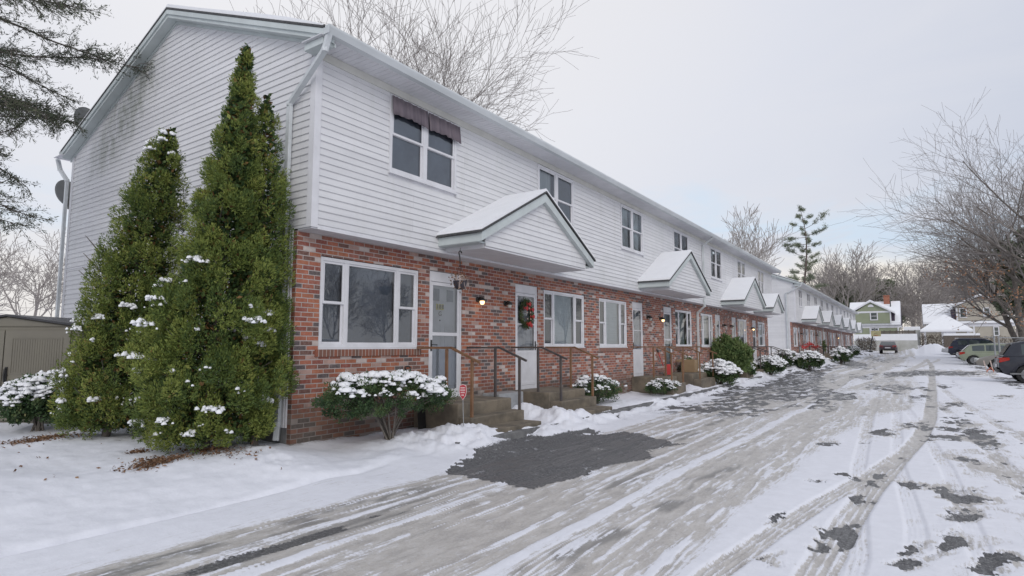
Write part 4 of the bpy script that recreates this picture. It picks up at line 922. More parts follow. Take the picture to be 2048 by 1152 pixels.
px_shrub(1422, 1500, 678, 752, .28, 'tall green rhododendron with little snow, the largest bush at the near row', 25, mat='rhodo', snow=0, n=7500, leaf=.12, z0=.05, name='rhododendron', clump=.2, aspect=.35)
px_shrub(1476, 1512, 719, 751, .28, 'small yew with snow tucked against the rhododendron on its right', 26, snow=.8, n=3000, leaf=.05, z0=.02, group=GS)
px_shrub(1514, 1568, 714, 744, .32, 'rounded snow capped yew below the railings at the end of the near row', 27, snow=.9, n=4000, leaf=.06, z0=.02, group=GS)
px_shrub(1543, 1596, 702, 727, .5, 'brownish juniper with patches of snow at the corner of the farther row', 28, snow=.42, n=4000, leaf=.06, z0=.02, group=GS)
px_shrub(1592, 1642, 704, 726, .55, 'snow laden hedge clump in front of the farther row', 29, snow=.8, n=4000, leaf=.07, z0=.02, group=GS)
px_shrub(1664, 1700, 696, 714, .7, 'snowy dark shrub by the black railings of the farther row', 30, snow=.75, n=2500, leaf=.08, z0=.02, group=GS)
px_shrub(1694, 1718, 692, 708, .75, 'last snowy shrub of the farther row near the basketball hoop', 31, snow=.75, n=2500, leaf=.09, z0=.02, group=GS)
px_shrub(1622, 1652, 676, 712, .6, 'evergreen bush behind the red bow garland', 32, snow=.1, n=2500, leaf=.08, z0=.02, mat='rhodo')
px_shrub(1362, 1394, 716, 760, .3, 'leggy small shrub with curled leaves in front of the cardboard box', 33, snow=.2, n=700, leaf=.09, z0=.3, mat='rhodo', aspect=.3)
jp = onz(78, 845, .3); shrub((jp.x, jp.y, gz(jp.x, jp.y)), .52, .50, .84, 'spreading juniper loaded with snow beside the tan shed', 34, snow=.6, n=6000, leaf=.05, z0=.05)
# near bare tree behind the roof
def tree_px(name, px, d, label, **kw):
    p = atd(px, 650, d); z = gz(p.x, p.y) if d < 300 else 0
    return bare_tree(name, (p.x, p.y, z), label, **kw)
tree_px('bare_maple', 795, 21, 'large bare maple rising behind the near roof', seed=6, h=7.4, rad=.24, maxl=5, first=.42, spread=.55, kids=(9, 6, 6, 5, 4), upt=.05, ratio=.71, minr=.005)
tree_px('bare_tree', 1475, 60, 'bare tree top showing over the far end of the near roof', seed=8, h=9.5, rad=.22, maxl=4, far=True, kids=(8, 6, 5, 4), minr=.02)
tree_px('bare_tree', 62, 46, 'bare spreading tree beyond the tan shed', seed=9, h=6.5, rad=.16, maxl=4, far=True, kids=(8, 6, 5, 4), minr=.015, spread=.75)
tree_px('bare_tree', -60, 40, 'bare branches entering at the left edge beyond the shed', seed=10, h=6, rad=.16, maxl=4, far=True, kids=(8, 6, 5, 4), minr=.015, spread=.75)
# right-hand trees over the parked cars
GR = 'big bare trees over the parked cars'
for px, d, lean, h, seed, lab in ((2050, 46, (-.34, -.1, 1), 8.0, 15, 'big bare tree with a trunk leaning left over the garage roof'), (2066, 50, (-.2, .1, 1), 8.9, 16, 'bare tree standing just right of the left leaning trunk'),
                                  (2092, 44, (-.08, 0, 1), 10.2, 17, 'straight trunked bare tree above the chain link gate'), (2135, 38, (-.2, -.1, 1), 10.4, 18, 'nearest big bare tree whose high limbs enter at the right edge')):
    p = atd(px, 650, d); bare_tree('bare_oak', (p.x, p.y, gz(p.x, p.y)), lab, group=GR, seed=seed, h=h, rad=.24, maxl=4, lean=lean, first=.36, spread=.60, kids=(9, 7, 6, 4), upt=.06, ratio=.66, minr=.008, mid=True)
# distant tree line
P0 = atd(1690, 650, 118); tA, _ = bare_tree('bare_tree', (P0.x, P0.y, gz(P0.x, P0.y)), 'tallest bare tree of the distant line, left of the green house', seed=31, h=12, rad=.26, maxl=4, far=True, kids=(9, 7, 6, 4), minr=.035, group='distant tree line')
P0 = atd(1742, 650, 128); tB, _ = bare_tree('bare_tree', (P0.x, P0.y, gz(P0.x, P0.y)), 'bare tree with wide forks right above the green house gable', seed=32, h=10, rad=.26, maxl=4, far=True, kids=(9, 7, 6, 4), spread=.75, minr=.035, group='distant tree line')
for px, d, s, src, lab in ((1665, 125, .95, 'B', 'bare tree over the far end of the farther roof'), (1650, 140, .9, 'A', 'thin bare tree beside the tall pine trunk'), (1716, 135, .95, 'A', 'bare tree half hidden behind the green house roof left side'), (1800, 130, .8, 'B', 'bare tree behind the orange chimney'),
                           (1822, 118, .95, 'B', 'bare tree between the green and the beige house'), (1845, 125, .95, 'A', 'bare tree left of the beige house roof'), (1870, 140, .95, 'B', 'bare tree behind the beige house ridge'), (1775, 150, .75, 'A', 'small bare tree over the green house ridge'), (1905, 138, 1.0, 'A', 'bare tree behind the garage peak'),
                           (1940, 140, 1.05, 'B', 'bare tree behind the beige house dormers'), (1985, 145, 1.0, 'A', 'bare tree behind the beige house right dormer'), (2030, 140, 1.05, 'B', 'bare tree far back at the right edge')):
    c = copy_tree(tA if src == 'A' else tB); p = atd(px, 650, d); c.location = (p.x, p.y, gz(p.x, p.y)); c.scale = (s*1.15, s*1.15, s); c.rotation_euler = (0, 0, px*.7); c['label'] = lab
# unseen trees added off to the right, for the windows to mirror
for i, (x_, y_, k_) in enumerate(((34, 46, .6), (28, 34, .45), (25, 56, .55), (26, 72, .6), (36, 30, .5))):
    c = copy_tree(tA if i % 2 else tB); c.location = (x_, y_, .3); c.scale = (k_, k_, k_); c.rotation_euler = (0, 0, i*1.3); c['group'] = 'unseen trees added for window reflections'; c['label'] = 'unseen bare tree added off to the right for window reflections'
# tall thin pine and small far evergreens
def pine(loc, h, label, seed, r0=.3, nb=38, blen=3.2, tuft=.35, far=True, start=.25, group=None, dens=1., droop=.0, mat='needlefar', aspect=.35, name='pine_tree', shape=None, nbl=2):
    R = thing(name, loc, label, 'tree', group); r = random.Random(seed); L = np.array(loc, float); tr = [L+np.array([0, 0, -.3])]; k = 9
    for i in range(1, k+1): tr.append(L+np.array([math.sin(i*.7+seed)*.02*h*i/k*1.5, math.cos(i*.9)*.012*h, h*i/k]))
    brs = [(tr, [r0*(1-.9*i/k) for i in range(k+1)])]; P = []; D = []; T = []
    for b in range(nb):
        t = start+(1-start)*(b+r.random())/nb; q = t*k; j = min(int(q), k-1); f = q-j; p = tr[j]*(1-f)+tr[j+1]*f; az = b*2.4+r.uniform(-.4, .4)
        ln = blen*(shape(t) if shape else (1.1-t*.75))*r.uniform(.3, 1.2); d = np.array([math.cos(az), math.sin(az), r.uniform(.0, .35)-droop]); pts = [p]; bt = r.uniform(.2, .8)
        for i in range(6): d = nrm(d+rv(r, .10)+np.array([0, 0, .05])); pts.append(pts[-1]+d*ln/6)
        brs.append((pts, [r0*.16*(1-.8*i/6)*(.6+ln/blen*.5) for i in range(7)]))
        for s in range(int(ln/blen*16*dens)+3):
            u = r.uniform(.3, 1)*6; jj = min(int(u), 5); pp = pts[jj]*(1-(u-jj))+pts[jj+1]*(u-jj); sd = nrm(d*.8+rv(r, .6)*np.array([1, 1, .45])); sl_ = ln*r.uniform(.10, .24)
            brs.append(([pp, pp+sd*sl_*.6, pp+sd*sl_+np.array([0, 0, .04*sl_])], [r0*.05, r0*.035, r0*.015]))
            for w_ in range(int(5*dens)+2):
                v = r.uniform(.25, 1.1); P.append(pp+sd*sl_*v+rv(r, tuft*(.45 if far else .16))); D.append(sd); T.append(bt+r.uniform(-.1, .1))
    sweep_np(brs[:1], 7, 'trunk', M['pinebark'], R); sweep_np(brs[1:], 3, 'branches', M['pinebark'], R)
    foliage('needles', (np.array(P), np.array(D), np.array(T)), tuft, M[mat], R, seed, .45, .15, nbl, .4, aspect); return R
p = atd(1614, 650, 112); pine((p.x, p.y, gz(p.x, p.y)), 26.3, 'tall thin pine with sparse flat branches behind the farther row', 41, .34, 38, 4.6, .30, start=.36, shape=lambda t: .9 if t < .75 else 1.1-(t-.75)*2.6, dens=1.3, aspect=.15, nbl=5)
for px, d, h, lab, sd in ((1683, 122, 12, 'dark small pine between bare trunks left of the green house', 42), (1710, 128, 11, 'round topped pine just behind the green house roof end', 43), (1772, 126, 13.5, 'broad pine above the orange chimney', 44), (2085, 44, 10, 'green pine boughs at the right edge beside the brown oak leaves', 45)):
    p = atd(px, 650, d); pine((p.x, p.y, gz(p.x, p.y)), h, lab, sd, .3, 40, 3.6, .7 if d > 100 else .4, start=.4 if d > 100 else .3, dens=1.6, group='background pines')
# oak that keeps its brown leaves
p = atd(2052, 650, 40); R_, out_ = bare_tree('brown_leaved_oak', (p.x, p.y, gz(p.x, p.y)), 'oak at the right edge still holding rusty brown leaves', seed=51, h=8, rad=.25, maxl=3, kids=(8, 6, 5), spread=.8, upt=0, lean=(-.15, 0, 1), minr=.009)
pp_ = [q for l in (2, 3) for b, _ in out_[l] for q in b[1:] if random.Random(int(q[0]*97+q[2]*13)).random() < .42 and q[2] < 7.5]; pp_ = np.repeat(np.array(pp_), 6, 0)+np.random.RandomState(3).normal(0, .16, (len(pp_)*6, 3))
foliage('brown_leaves', (pp_, np.random.RandomState(4).normal(0, 1, pp_.shape), np.random.RandomState(5).uniform(0, 1, len(pp_))), .12, M['brownleaf'], R_, 5, .5, -.2, 1, .5, .7)
# conifer at the upper left, trunk outside the frame
def left_conifer():
    p = atd(-330, 650, 9.5); loc = (p.x, p.y, gz(p.x, p.y)); R = thing('hemlock_tree', loc, 'dark feathery conifer whose drooping boughs hang in at the upper left', 'tree'); r = random.Random(61); L = np.array(loc, float)
    trunk = [L+np.array([0, 0, -.3]), L+np.array([.05, 0, 4]), L+np.array([-.05, .1, 8]), L+np.array([0, 0, 13])]
    sweep_np([(trunk, [.26, .2, .13, .02])], 9, 'trunk', M['bark'], R); brs = []; P = []; D = []; T = []
    Rt = np.array(RT); Fwd = np.array([FW[0], FW[1], 0]); Fwd = Fwd/np.linalg.norm(Fwd)
    spec = [(6.9, 4.5, .02, .0), (6.6, 3.9, -.1, .3), (6.3, 3.3, .1, -.25), (6.0, 3.5, -.02, .08), (5.35, 3.4, .10, -.1), (5.7, 3.0, -.05, .35), (5.0, 3.0, .12, .12), (4.85, 3.0, .0, -.3), (5.2, 3.1, -.1, .45), (4.5, 3.1, .05, .0), (4.4, 2.9, -.1, .3), (4.1, 3.0, .02, -.2), (7.3, 4.4, .05, .15), (7.1, 4.3, -.05, -.2), (7.5, 4.6, -.02, .0), (3.9, 2.7, -.08, .2), (6.7, 3.2, .0, .6), (5.5, 2.9, .0, .7), (4.6, 2.6, -.1, -.5), (7.0, 3.4, .05, -.5), (5.9, 3.0, .0, -.45), (6.45, 3.6, .03, .12), (4.7, 2.7, -.2, .05), (4.2, 2.6, -.22, -.1), (5.1, 2.5, -.15, .2), (3.7, 2.4, -.1, 0)]
    for k in range(14): spec.append((r.uniform(3.6, 11.5), r.uniform(2.5, 4.0), r.uniform(-.1, .15), r.uniform(1.3, 5)))
    for z0, ln, upd, az in spec:
        ln *= .92
        d = Rt*math.cos(az)+Fwd*math.sin(az); d = nrm(d+np.array([0, 0, upd])); pts = [L+np.array([0, 0, z0])]; n = 9
        for i in range(n): d = nrm(d+rv(r, .07)+np.array([0, 0, -.035 if i < 6 else .04])); pts.append(pts[-1]+d*ln/n)
        brs.append((pts, [.045*(1-.88*i/n) for i in range(n+1)])); bt = r.uniform(.1, .6)
        for s in range(int(20*ln)):
            u = r.uniform(.22, 1)**.8*n; j = min(int(u), n-1); q = pts[j]*(1-(u-j))+pts[j+1]*(u-j); sd = nrm(d*.7+rv(r, .75)*np.array([1, 1, .45])+np.array([0, 0, -.12])); sl_ = r.uniform(.25, .62)*(1.15-.5*u/n)
            s2 = nrm(sd+rv(r, .25)); m1 = q+sd*sl_*.5; m2 = m1+s2*sl_*.5; brs.append(([q, m1, m2], [.008, .005, .002]))
            for w_ in range(3):
                e = nrm(s2+rv(r, .6)); f0 = m1+(m2-m1)*r.random(); f1 = f0+e*sl_*.4; brs.append(([f0, f1], [.0035, .0015]))
                for y_ in range(7): P.append(f0+(f1-f0)*r.uniform(.1, 1.15)+rv(r, .018)); D.append(e); T.append(bt+r.uniform(-.15, .25))
            for y_ in range(10): P.append(q+(m2-q)*r.uniform(.3, 1.05)+rv(r, .022)); D.append(s2); T.append(bt+r.uniform(-.15, .25))
    sweep_np(brs, 3, 'branches', M['bark'], R); foliage('needles', (np.array(P), np.array(D), np.array(T)), .055, M['needle'], R, 61, .55, .0, 1, .4, .22)
left_conifer()
# ------------------------------------------------------------------ shed
def shed():
    p0 = atd(157, 700, 10.1); rt = Vector(RT); fw = Vector((FW[0], FW[1], 0)).normalized(); zb = gz(p0.x, p0.y)
    R = thing('garden_shed', (p0.x, p0.y, zb-.05), 'tan plastic garden shed with double doors and dark roof at the left edge', 'shed', rz=math.atan2(RT[1], RT[0])); W = 2.5; Dp = 1.8; Hh = 1.66
    b = MB(); b.box(-W, 0, .0, Dp, 0, Hh); b.prism([(-W, Hh), (0, Hh), (-W/2, Hh+.18)], .0, Dp, 'y'); b.build('shed_walls', M['tan'], R, local=True, bevel=.02)
    for s in (0, 1):
        d = MB(); x0 = -W*.5-1.12 if s == 0 else -W/2+.01; x1 = x0+1.11; zt = Hh-.06
        if s == 0: x1 = -W/2-.01; x0 = x1-1.1
        d.box(x0, x1, -.035, -.003, .08, zt)
        for c0, c1 in ((.86, zt-.12), (.16, .74)):
            d.box(x0+.12, x1-.12, -.043, -.036, c0, c0+.02); d.box(x0+.12, x1-.12, -.043, -.036, c1-.02, c1); d.box(x0+.12, x0+.14, -.043, -.036, c0+.02, c1-.02); d.box(x1-.14, x1-.12, -.043, -.036, c0+.02, c1-.02)
            x = x0+.17
            while x < x1-.17: d.box(x, x+.012, -.040, -.0362, c0+.03, c1-.03); x += .042
        o = d.build('shed_door', M['tan'], R, local=True); h = MB(); hx = -W/2+(-.075 if s == 0 else .075)
        h.tube([(hx, -.04, .72), (hx, -.075, .74), (hx, -.085, .84), (hx, -.075, .94), (hx, -.04, .96)], .014, 6); h.lathe((hx, -.04, .84), [(.03, -.02), (.03, .0)], 10, axis='y'); h.box(hx-.02, hx+.02, -.05, -.036, .70, .98); h.build('handle', M['black'], o, local=True)
    r = MB(); r.prism([(-W-.05, Hh+.0), (-W/2, Hh+.185), (.05, Hh+.0), (.05, Hh+.035), (-W/2, Hh+.22), (-W-.05, Hh+.035)], -.05, Dp+.05, 'y'); r.build('shed_roof', M['shedroof'], R, local=True)
shed()
# ------------------------------------------------------------------ satellite dishes
def dish(px, py, Y, label, r=.36):
    c = ony(px, py, Y); R = thing('satellite_dish', (c.x, c.y, c.z-.45), label, 'satellite dish', 'satellite dishes behind the near row'); m = MB(); n = 24; rings = 5; vs = [(0, 0, 0)]
    for i in range(1, rings+1):
        for j in range(n): a = 2*PI*j/n; rr_ = r*i/rings; vs.append((rr_*math.cos(a)*.9, rr_*math.sin(a), .10*(i/rings)**2))
    fs = [(0, 1+j, 1+(j+1) % n) for j in range(n)]
    for i in range(rings-1):
        for j in range(n): a = 1+i*n+j; b = 1+i*n+(j+1) % n; fs.append((a, a+n, b+n, b))
    q = Vector((-.5, .75, .45)).to_track_quat('Z', 'Y'); vs = [tuple(q @ Vector(v)+Vector((0, 0, .45))) for v in vs]; m.add(vs, fs); o = m.build('reflector', M['dish'], R, local=True, smooth=True); s = o.modifiers.new('thickness', 'SOLIDIFY'); s.thickness = .012
    a = MB(); a.tube([(0, 0, .45), (.25, 0, .28), (.30, 0, .0)], .022, 8); a.tube([tuple(q @ Vector((0, -r, .1))+Vector((0, 0, .45))), tuple(q @ Vector((0, -.15, .42))+Vector((0, 0, .45)))], .012, 6); a.lathe(tuple(q @ Vector((0, -.15, .44))+Vector((0, 0, .45))), [(.03, -.03), (.04, .03)], 10); a.build('mount_arm', M['black'], R, local=True)
dish(168, 243, 6.0, 'upper grey satellite dish showing above the rear roof slope'); dish(130, 388, 6.0, 'lower grey satellite dish behind the rear downspout')
# ------------------------------------------------------------------ small things at the doors
def wreath():
    c = Vector((XB-.012, 11.08, 2.22)); R = thing('wreath', tuple(c), 'green Christmas wreath with red bows hung on the second door', 'wreath'); rs = np.random.RandomState(5); n = 2300; a = rs.uniform(0, 6.28, n); q = rs.normal(0, .035, (n, 3))
    P = np.stack([q[:, 0]*.5,   .20*np.cos(a)+q[:, 1], .26*np.sin(a)+q[:, 2]], 1)+np.array(c); foliage('greenery', (P, np.stack([a*0+.4, np.cos(a), np.sin(a)], 1), rs.uniform(0, 1, n)), .045, M['yew'], R, 5, .6, 0, 1, .5, .3)
    a = MB(); a.tube([(c.x, c.y+.20*math.cos(t), c.z+.26*math.sin(t)) for t in np.linspace(0, 6.283, 25)], .018, 6); a.build('ring', M['bark'], R)
    b = MB()
    for yy, zz in ((-.12, .12), (.13, .10), (.0, .22), (.15, -.06), (.0, -.22), (.06, -.26)):
        for s in (-1, 1): b.add([(c.x+.03, c.y+yy, c.z+zz), (c.x+.06, c.y+yy+s*.08, c.z+zz+.055), (c.x+.07, c.y+yy+s*.10, c.z+zz), (c.x+.06, c.y+yy+s*.07, c.z+zz-.06)], [(0, 1, 2, 3)])
        b.lathe((c.x+.05, c.y+yy, c.z+zz), [(.008, -.02), (.022, 0), (.008, .02)], 8)
    b.build('red_bows', M['red'], R)
    p = MB()
    for yy, zz in ((-.07, .02), (.07, .03), (-.05, -.12), (.08, -.12), (.02, .12)): p.lathe((c.x+.06, c.y+yy, c.z+zz), [(.005, -.018), (.016, -.008), (.016, .008), (.005, .018)], 8)
    p.build('pale_berries', M['stake'], R)
wreath()
def basket():
    c = onx(920, 569, -6.35); top = 3.165; R = thing('hanging_basket', (c.x, c.y, c.z-.08), 'dark hanging flower pot with dried stems below the first door hood', 'hanging basket')
    m = MB(); m.lathe((c.x, c.y, c.z), [(.05, -.085), (.075, -.07), (.11, .0), (.118, .055), (.125, .06), (.10, .05)], 18); m.build('pot', M['pot'], R, smooth=True)
    h = MB(); hk = [(c.x, c.y+.035*math.sin(a), top-.09+.035*math.cos(a)) for a in np.linspace(-1.9, 1.6, 9)]; h.tube([(c.x, c.y, c.z+.36)]+[(c.x, c.y-.01, top-.16)]+hk[:], .011, 6); h.tube([(c.x, c.y, top+.0), (c.x, c.y, top-.06)], .004, 5)
    for a in (0, 2.1, 4.2): h.tube([(c.x+.11*math.cos(a), c.y+.11*math.sin(a), c.z+.055), (c.x, c.y, c.z+.36)], .003, 4)
    h.build('hook', M['black'], R)
    rs = random.Random(3); s = MB(); P = []
    for i in range(26):
        a = rs.uniform(0, 6.28); e = rs.uniform(.08, .19); q = [(c.x+.05*math.cos(a), c.y+.05*math.sin(a), c.z+.03), (c.x+e*.7*math.cos(a), c.y+e*.7*math.sin(a), c.z+rs.uniform(.08, .18)), (c.x+e*math.cos(a), c.y+e*math.sin(a), c.z+rs.uniform(-.12, .12))]; s.tube(q, .0035, 3); P += [q[2], q[1]]
    s.build('dried_stems', M['stake'], R); P = np.repeat(np.array(P), 3, 0)+np.random.RandomState(1).normal(0, .02, (len(P)*3, 3)); foliage('dried_leaves', (P, np.random.RandomState(2).normal(0, 1, P.shape), np.random.RandomState(2).uniform(0, 1, len(P))), .035, M['litter'], R, 4, .5, 0, 1, .4, .6)
basket()
def yard_sign():
    x, y = -5.72, 7.02; z = gz(x, y); R = thing('yard_sign', (x, y, z), 'small red shield shaped security sign on a thin stake by the first stoop', 'sign', rz=.55+PI/2*0); zt = 1.5-(768-692)/(F/depth(x, y))
    hgt = zt-z; sh = [(-.05, hgt-.012), (0, hgt+.004), (.05, hgt-.012), (.058, hgt-.10), (.045, hgt-.17), (0, hgt-.235), (-.045, hgt-.17), (-.058, hgt-.10)]
    a = MB(); a.prism(sh, .0, .006, 'y'); bd = a.build('sign_board', M['pink'], R, local=True); i = MB(); i.prism([(u*.86, (v-(hgt-.11))*.92+hgt-.11) for u, v in sh], -.003, .0, 'y'); i.build('red_panel', M['signred'], bd, local=True)
    t = MB()
    for k, (w, dz) in enumerate(((.07, .05), (.075, .085), (.066, .12), (.04, .16))):
        n = 7 if k < 3 else 3; 
        for q in range(n): x0 = -w/2+w*q/n; t.box(x0, x0+w/n*.72, -.005, -.0032, hgt-dz-.010, hgt-dz+.010)
    t.build('lettering', M['pink'], bd, local=True); s = MB(); s.tube([(0, .01, hgt-.1), (.004, .012, hgt*.4), (.02, .012, -.1)], .006, 6); s.build('stake', M['galv'], R, local=True)
yard_sign()
def shovel(a, b, label, col):
    R = thing('snow_shovel', tuple(a), label, 'shovel', None); a = Vector(a); b = Vector(b); d = (b-a).normalized(); m = MB(); m.tube([tuple(a+d*.3), tuple(b)], .015, 8); m.build('shaft', M[col], R)
    g = MB(); s = Vector((0, 1, 0)); t = b+d*.0; w = .065; g.tube([tuple(t), tuple(t+d*.04-s*w*.5), tuple(t+d*.13-s*w), tuple(t+d*.155-s*w*.6), tuple(t+d*.155+s*w*.6), tuple(t+d*.13+s*w), tuple(t+d*.04+s*w*.5), tuple(t)], .013, 7); g.build('grip', M['black'], R)
    bl = MB(); n = 8; vs = []
    for i in range(n+1): u = -1+2*i/n; vs += [(a.x+.05+.05*u*u, a.y+u*.2, a.z), (a.x+.02+.05*u*u, a.y+u*.2, a.z+.34)]
    bl.add(vs, [(2*i, 2*i+2, 2*i+3, 2*i+1) for i in range(n)]); o = bl.build('blade', M[col if col == 'red' else 'black'], R); q = o.modifiers.new('thickness', 'SOLIDIFY'); q.thickness = .006
tp = onx(820, 751, -7.10); shovel((-6.95, tp.y+.16, gz(-6.95, tp.y)), (tp.x, tp.y-.01, tp.z+.0), 'orange shafted shovel with black grip behind the broad yew', 'orange')
b0 = onx(1326, 745, -7.0); t0 = onx(1317, 706, -7.15); shovel((-6.9, b0.y+.05, .56), (t0.x, t0.y, t0.z), 'red shovel leaning on the brick between two doors', 'red')
bx = MB(); c = onx(1398, 735, -6.75); R = thing('cardboard_box', (-6.75, 21.0, .59), 'brown cardboard box standing on the stoop behind the leggy shrub', 'box')
bx.box(-6.98, -6.5, 20.75, 21.2, .585, 1.02); bx.build('carton', M['cardboard'], R, bevel=.006); fl = MB(); fl.bar((-6.98, 20.75, 1.022), (-7.05, 20.66, .95), .44, .004); fl.box(-6.97, -6.51, 20.95, 21.0, 1.0215, 1.0235); fl.build('flap', M['cardboard'], R)
pr = MB(); pr.box(-6.95, -6.55, 9.12, 9.95, .2, .60); ob = pr.build('window_well_cover', M['galv'], bevel=.02); setp(ob, 'low grey metal box standing between the two nearest stoops', 'box')
# red garland by the farther row
def garland():
    a = onx(1602, 690, -6.3); b = onx(1636, 692, -6.3); R = thing('red_garland', (a.x, a.y, gz(a.x, a.y)), 'red bow garland in front of the first door of the farther row', 'decoration'); rs = np.random.RandomState(9); n = 420; t = rs.uniform(0, 1, (n, 1))
    P = np.array(a)*(1-t)+np.array(b)*t+rs.normal(0, .05, (n, 3))+np.concatenate([t*0, t*0, -.12*np.sin(t*PI*3)], 1); o = foliage('red_ribbon', (P, rs.normal(0, 1, (n, 3)), rs.uniform(0, 1, n)), .11, M['red'], R, 9, .5, 0, 1, .3, .5)
    m = MB()
    for p in (a, (a+b)/2, b): m.tube([(p.x, p.y, gz(p.x, p.y)-.1), tuple(p)], .02, 6)
    m.tube([tuple(a), tuple(b)], .03, 6); m.build('support', M['twig'], R)
garland()
for (px, py, lab) in ((1636, 716, 'left red lantern ornament in the snow by the hedge clump'), (1644, 716, 'right red lantern ornament in the snow by the hedge clump')):
    p = onz(px, py+6, .62); R = thing('garden_ornament', (p.x, p.y, p.z), lab, 'ornament', 'red ornaments in the snow'); m = MB(); m.lathe((p.x, p.y, p.z+.16), [(.02, -.2), (.09, -.16), (.11, 0), (.08, .12), (.03, .18)], 12); m.build('body', M['red'], R, smooth=True); k = MB(); k.lathe((p.x, p.y, p.z+.36), [(.05, -.03), (.07, 0), (.02, .05)], 12); k.build('cap', M['snow'], R)
# leaf litter
def litter(px, py, zg, rx, ry, n, seed, label):
    p = onz(px, py, zg); rs = np.random.RandomState(seed); P = np.stack([rs.normal(0, rx, n)+p.x, rs.normal(0, ry, n)+p.y, np.zeros(n)], 1); P[:, 2] = full_z(P[:, 0], P[:, 1])+.008+rs.uniform(0, .015, n)
    o = foliage('leaf_litter', (P, rs.normal(0, 1, (n, 3))*np.array([1, 1, .15]), rs.uniform(0, 1, n)), .045, M['litter'], None, seed, .4, -.0, 1, .5, .35); setp(o, label, 'leaf litter', kind='stuff')
litter(312, 934, .12, .11, .16, 900, 1, 'rusty brown leaf litter in the snow before the tallest arborvitae'); litter(85, 873, .22, .16, .22, 900, 2, 'brown leaf litter showing through snow under the juniper')
litter(275, 912, .12, .06, .06, 150, 3, 'small heap of dry leaves between the arborvitae'); litter(420, 915, .12, .35, .12, 500, 4, 'thin scatter of brown needles under the tallest arborvitae')
rs_ = np.random.RandomState(77); PX = [(90, 972), (107, 966), (30, 953), (560, 944), (540, 920), (60, 902), (155, 966), (510, 925), (35, 915)]; P = np.array([list(onz(a, b, .1)) for a, b in PX]+[list(onz(rs_.uniform(20, 260), rs_.uniform(890, 950), .12)) for _ in range(5)]); P[:, 2] = full_z(P[:, 0], P[:, 1])+.012
setp(foliage('fallen_leaves', (P, rs_.normal(0, 1, P.shape)*np.array([1, 1, .2]), rs_.uniform(.3, 1, len(P))), .032, M['litter'], None, 7, .4, 0, 2, .5, .8), 'single fallen leaves scattered over the front snow', 'fallen leaves', kind='stuff')
# ------------------------------------------------------------------ houses at the end
def slab_roof(mb, sn, ya, yb, xa, xb, ze, zr, axis='x', over=.3):
    """gable roof with ridge along x; eaves at ya/yb"""
    ym = (ya+yb)/2; k = (zr-ze)/(ym-ya)
    for s in (-1, 1):
        e = ya-over if s < 0 else yb+over; z_e = ze-k*over; q = [(ym, zr), (e, z_e), (e, z_e+.12), (ym, zr+.12)]; q = q if s < 0 else q[::-1]
        mb.prism(q, xa-over, xb+over, 'x'); q2 = [(ym, zr+.124), (e, z_e+.124), (e, z_e+.25), (ym, zr+.27)]; q2 = q2 if s < 0 else q2[::-1]; sn.prism(q2, xa-over+.03, xb+over-.03, 'x')
def far_window(R, Y, xa, xb, za, zb, glass='skytint'):
    m = MB(); w = .14
    m.box(xa-w, xb+w, Y-.08, Y-.02, za-w, za); m.box(xa-w, xb+w, Y-.08, Y-.02, zb, zb+w); m.box(xa-w, xa, Y-.08, Y-.02, za, zb); m.box(xb, xb+w, Y-.08, Y-.02, za, zb); m.box(xa, xb, Y-.07, Y-.03, (za+zb)/2-.03, (za+zb)/2+.03)
    o = m.build('window', M['white'], R); g = MB(); g.add([(xa, Y-.035, za), (xb, Y-.035, za), (xb, Y-.035, zb), (xa, Y-.035, zb)], [(0, 1, 2, 3)]); g.build('pane', M['carglass'], o)
def zat(py, d): return H+(692-py)*d/F*1.0
def xat(px, Y): v = ony(px, 692, Y); return v.x
Yg = 112.; q = lambda x, y: (1640+x/7.2, 560+y/7.2)
def gx(x): return xat(q(x, 0)[0], Yg)
def gzz(x, y): px, py = q(x, y); v = ony(px, py, Yg); return v.z
R = thing('green_house', (gx(800), Yg, 1.0), 'sage green house with white trim, half-round gable window and orange chimney', 'house')
x0, x1 = gx(500), gx(1190); zg = 0.5; b = MB(); b.box(gx(505), gx(1150), Yg+.6, Yg+8, zg, gzz(800, 690)); b.build('wall', M['greenwall'], R)
xl, xr_, xm = gx(520), gx(1050), gx(760); zb_, ze_, zp_ = gzz(800, 625), gzz(800, 462), gzz(760, 318)
u = MB(); u.prism([(xl, zb_), (xr_, zb_), (xr_, ze_), (xm, zp_), (xl, ze_)], Yg, Yg+7, 'y'); u.build('dormer_wall', M['greenwall'], R)
t = MB(); t.box(xl, xr_, Yg-.06, Yg-.01, ze_-.12, ze_+.16); t.box(xr_-.16, xr_+.02, Yg-.06, Yg-.012, zb_, ze_-.122); t.box(gx(560), gx(1195), Yg+.50, Yg+.58, gzz(0, 700), gzz(0, 672)); t.box(gx(1130), gx(1150), Yg+.50, Yg+.57, zg, gzz(0, 700)-.002)
t.box(gx(725), gx(740), Yg+.50, Yg+.57, zg, gzz(0, 700)-.002); t.build('white_trim', M['white'], R)
r_ = MB(); s_ = MB(); over = gx(1110)-xr_; sp = (zp_-ze_)/(xr_-xm)
for s in (-1, 1):
    e = (xr_ if s > 0 else xl)+s*over; ze2 = zp_-sp*abs(e-xm); qd = [(xm, zp_), (e, ze2), (e, ze2+.22), (xm, zp_+.24)]; r_.prism(qd if s > 0 else qd[::-1], Yg-.35, Yg+7, 'y'); qd = [(xm, zp_+.244), (e, ze2+.224), (e, ze2+.34), (xm, zp_+.40)]; s_.prism(qd if s > 0 else qd[::-1], Yg-.3, Yg+7, 'y')
zr = gzz(0, 320); ze_m = gzz(0, 665)
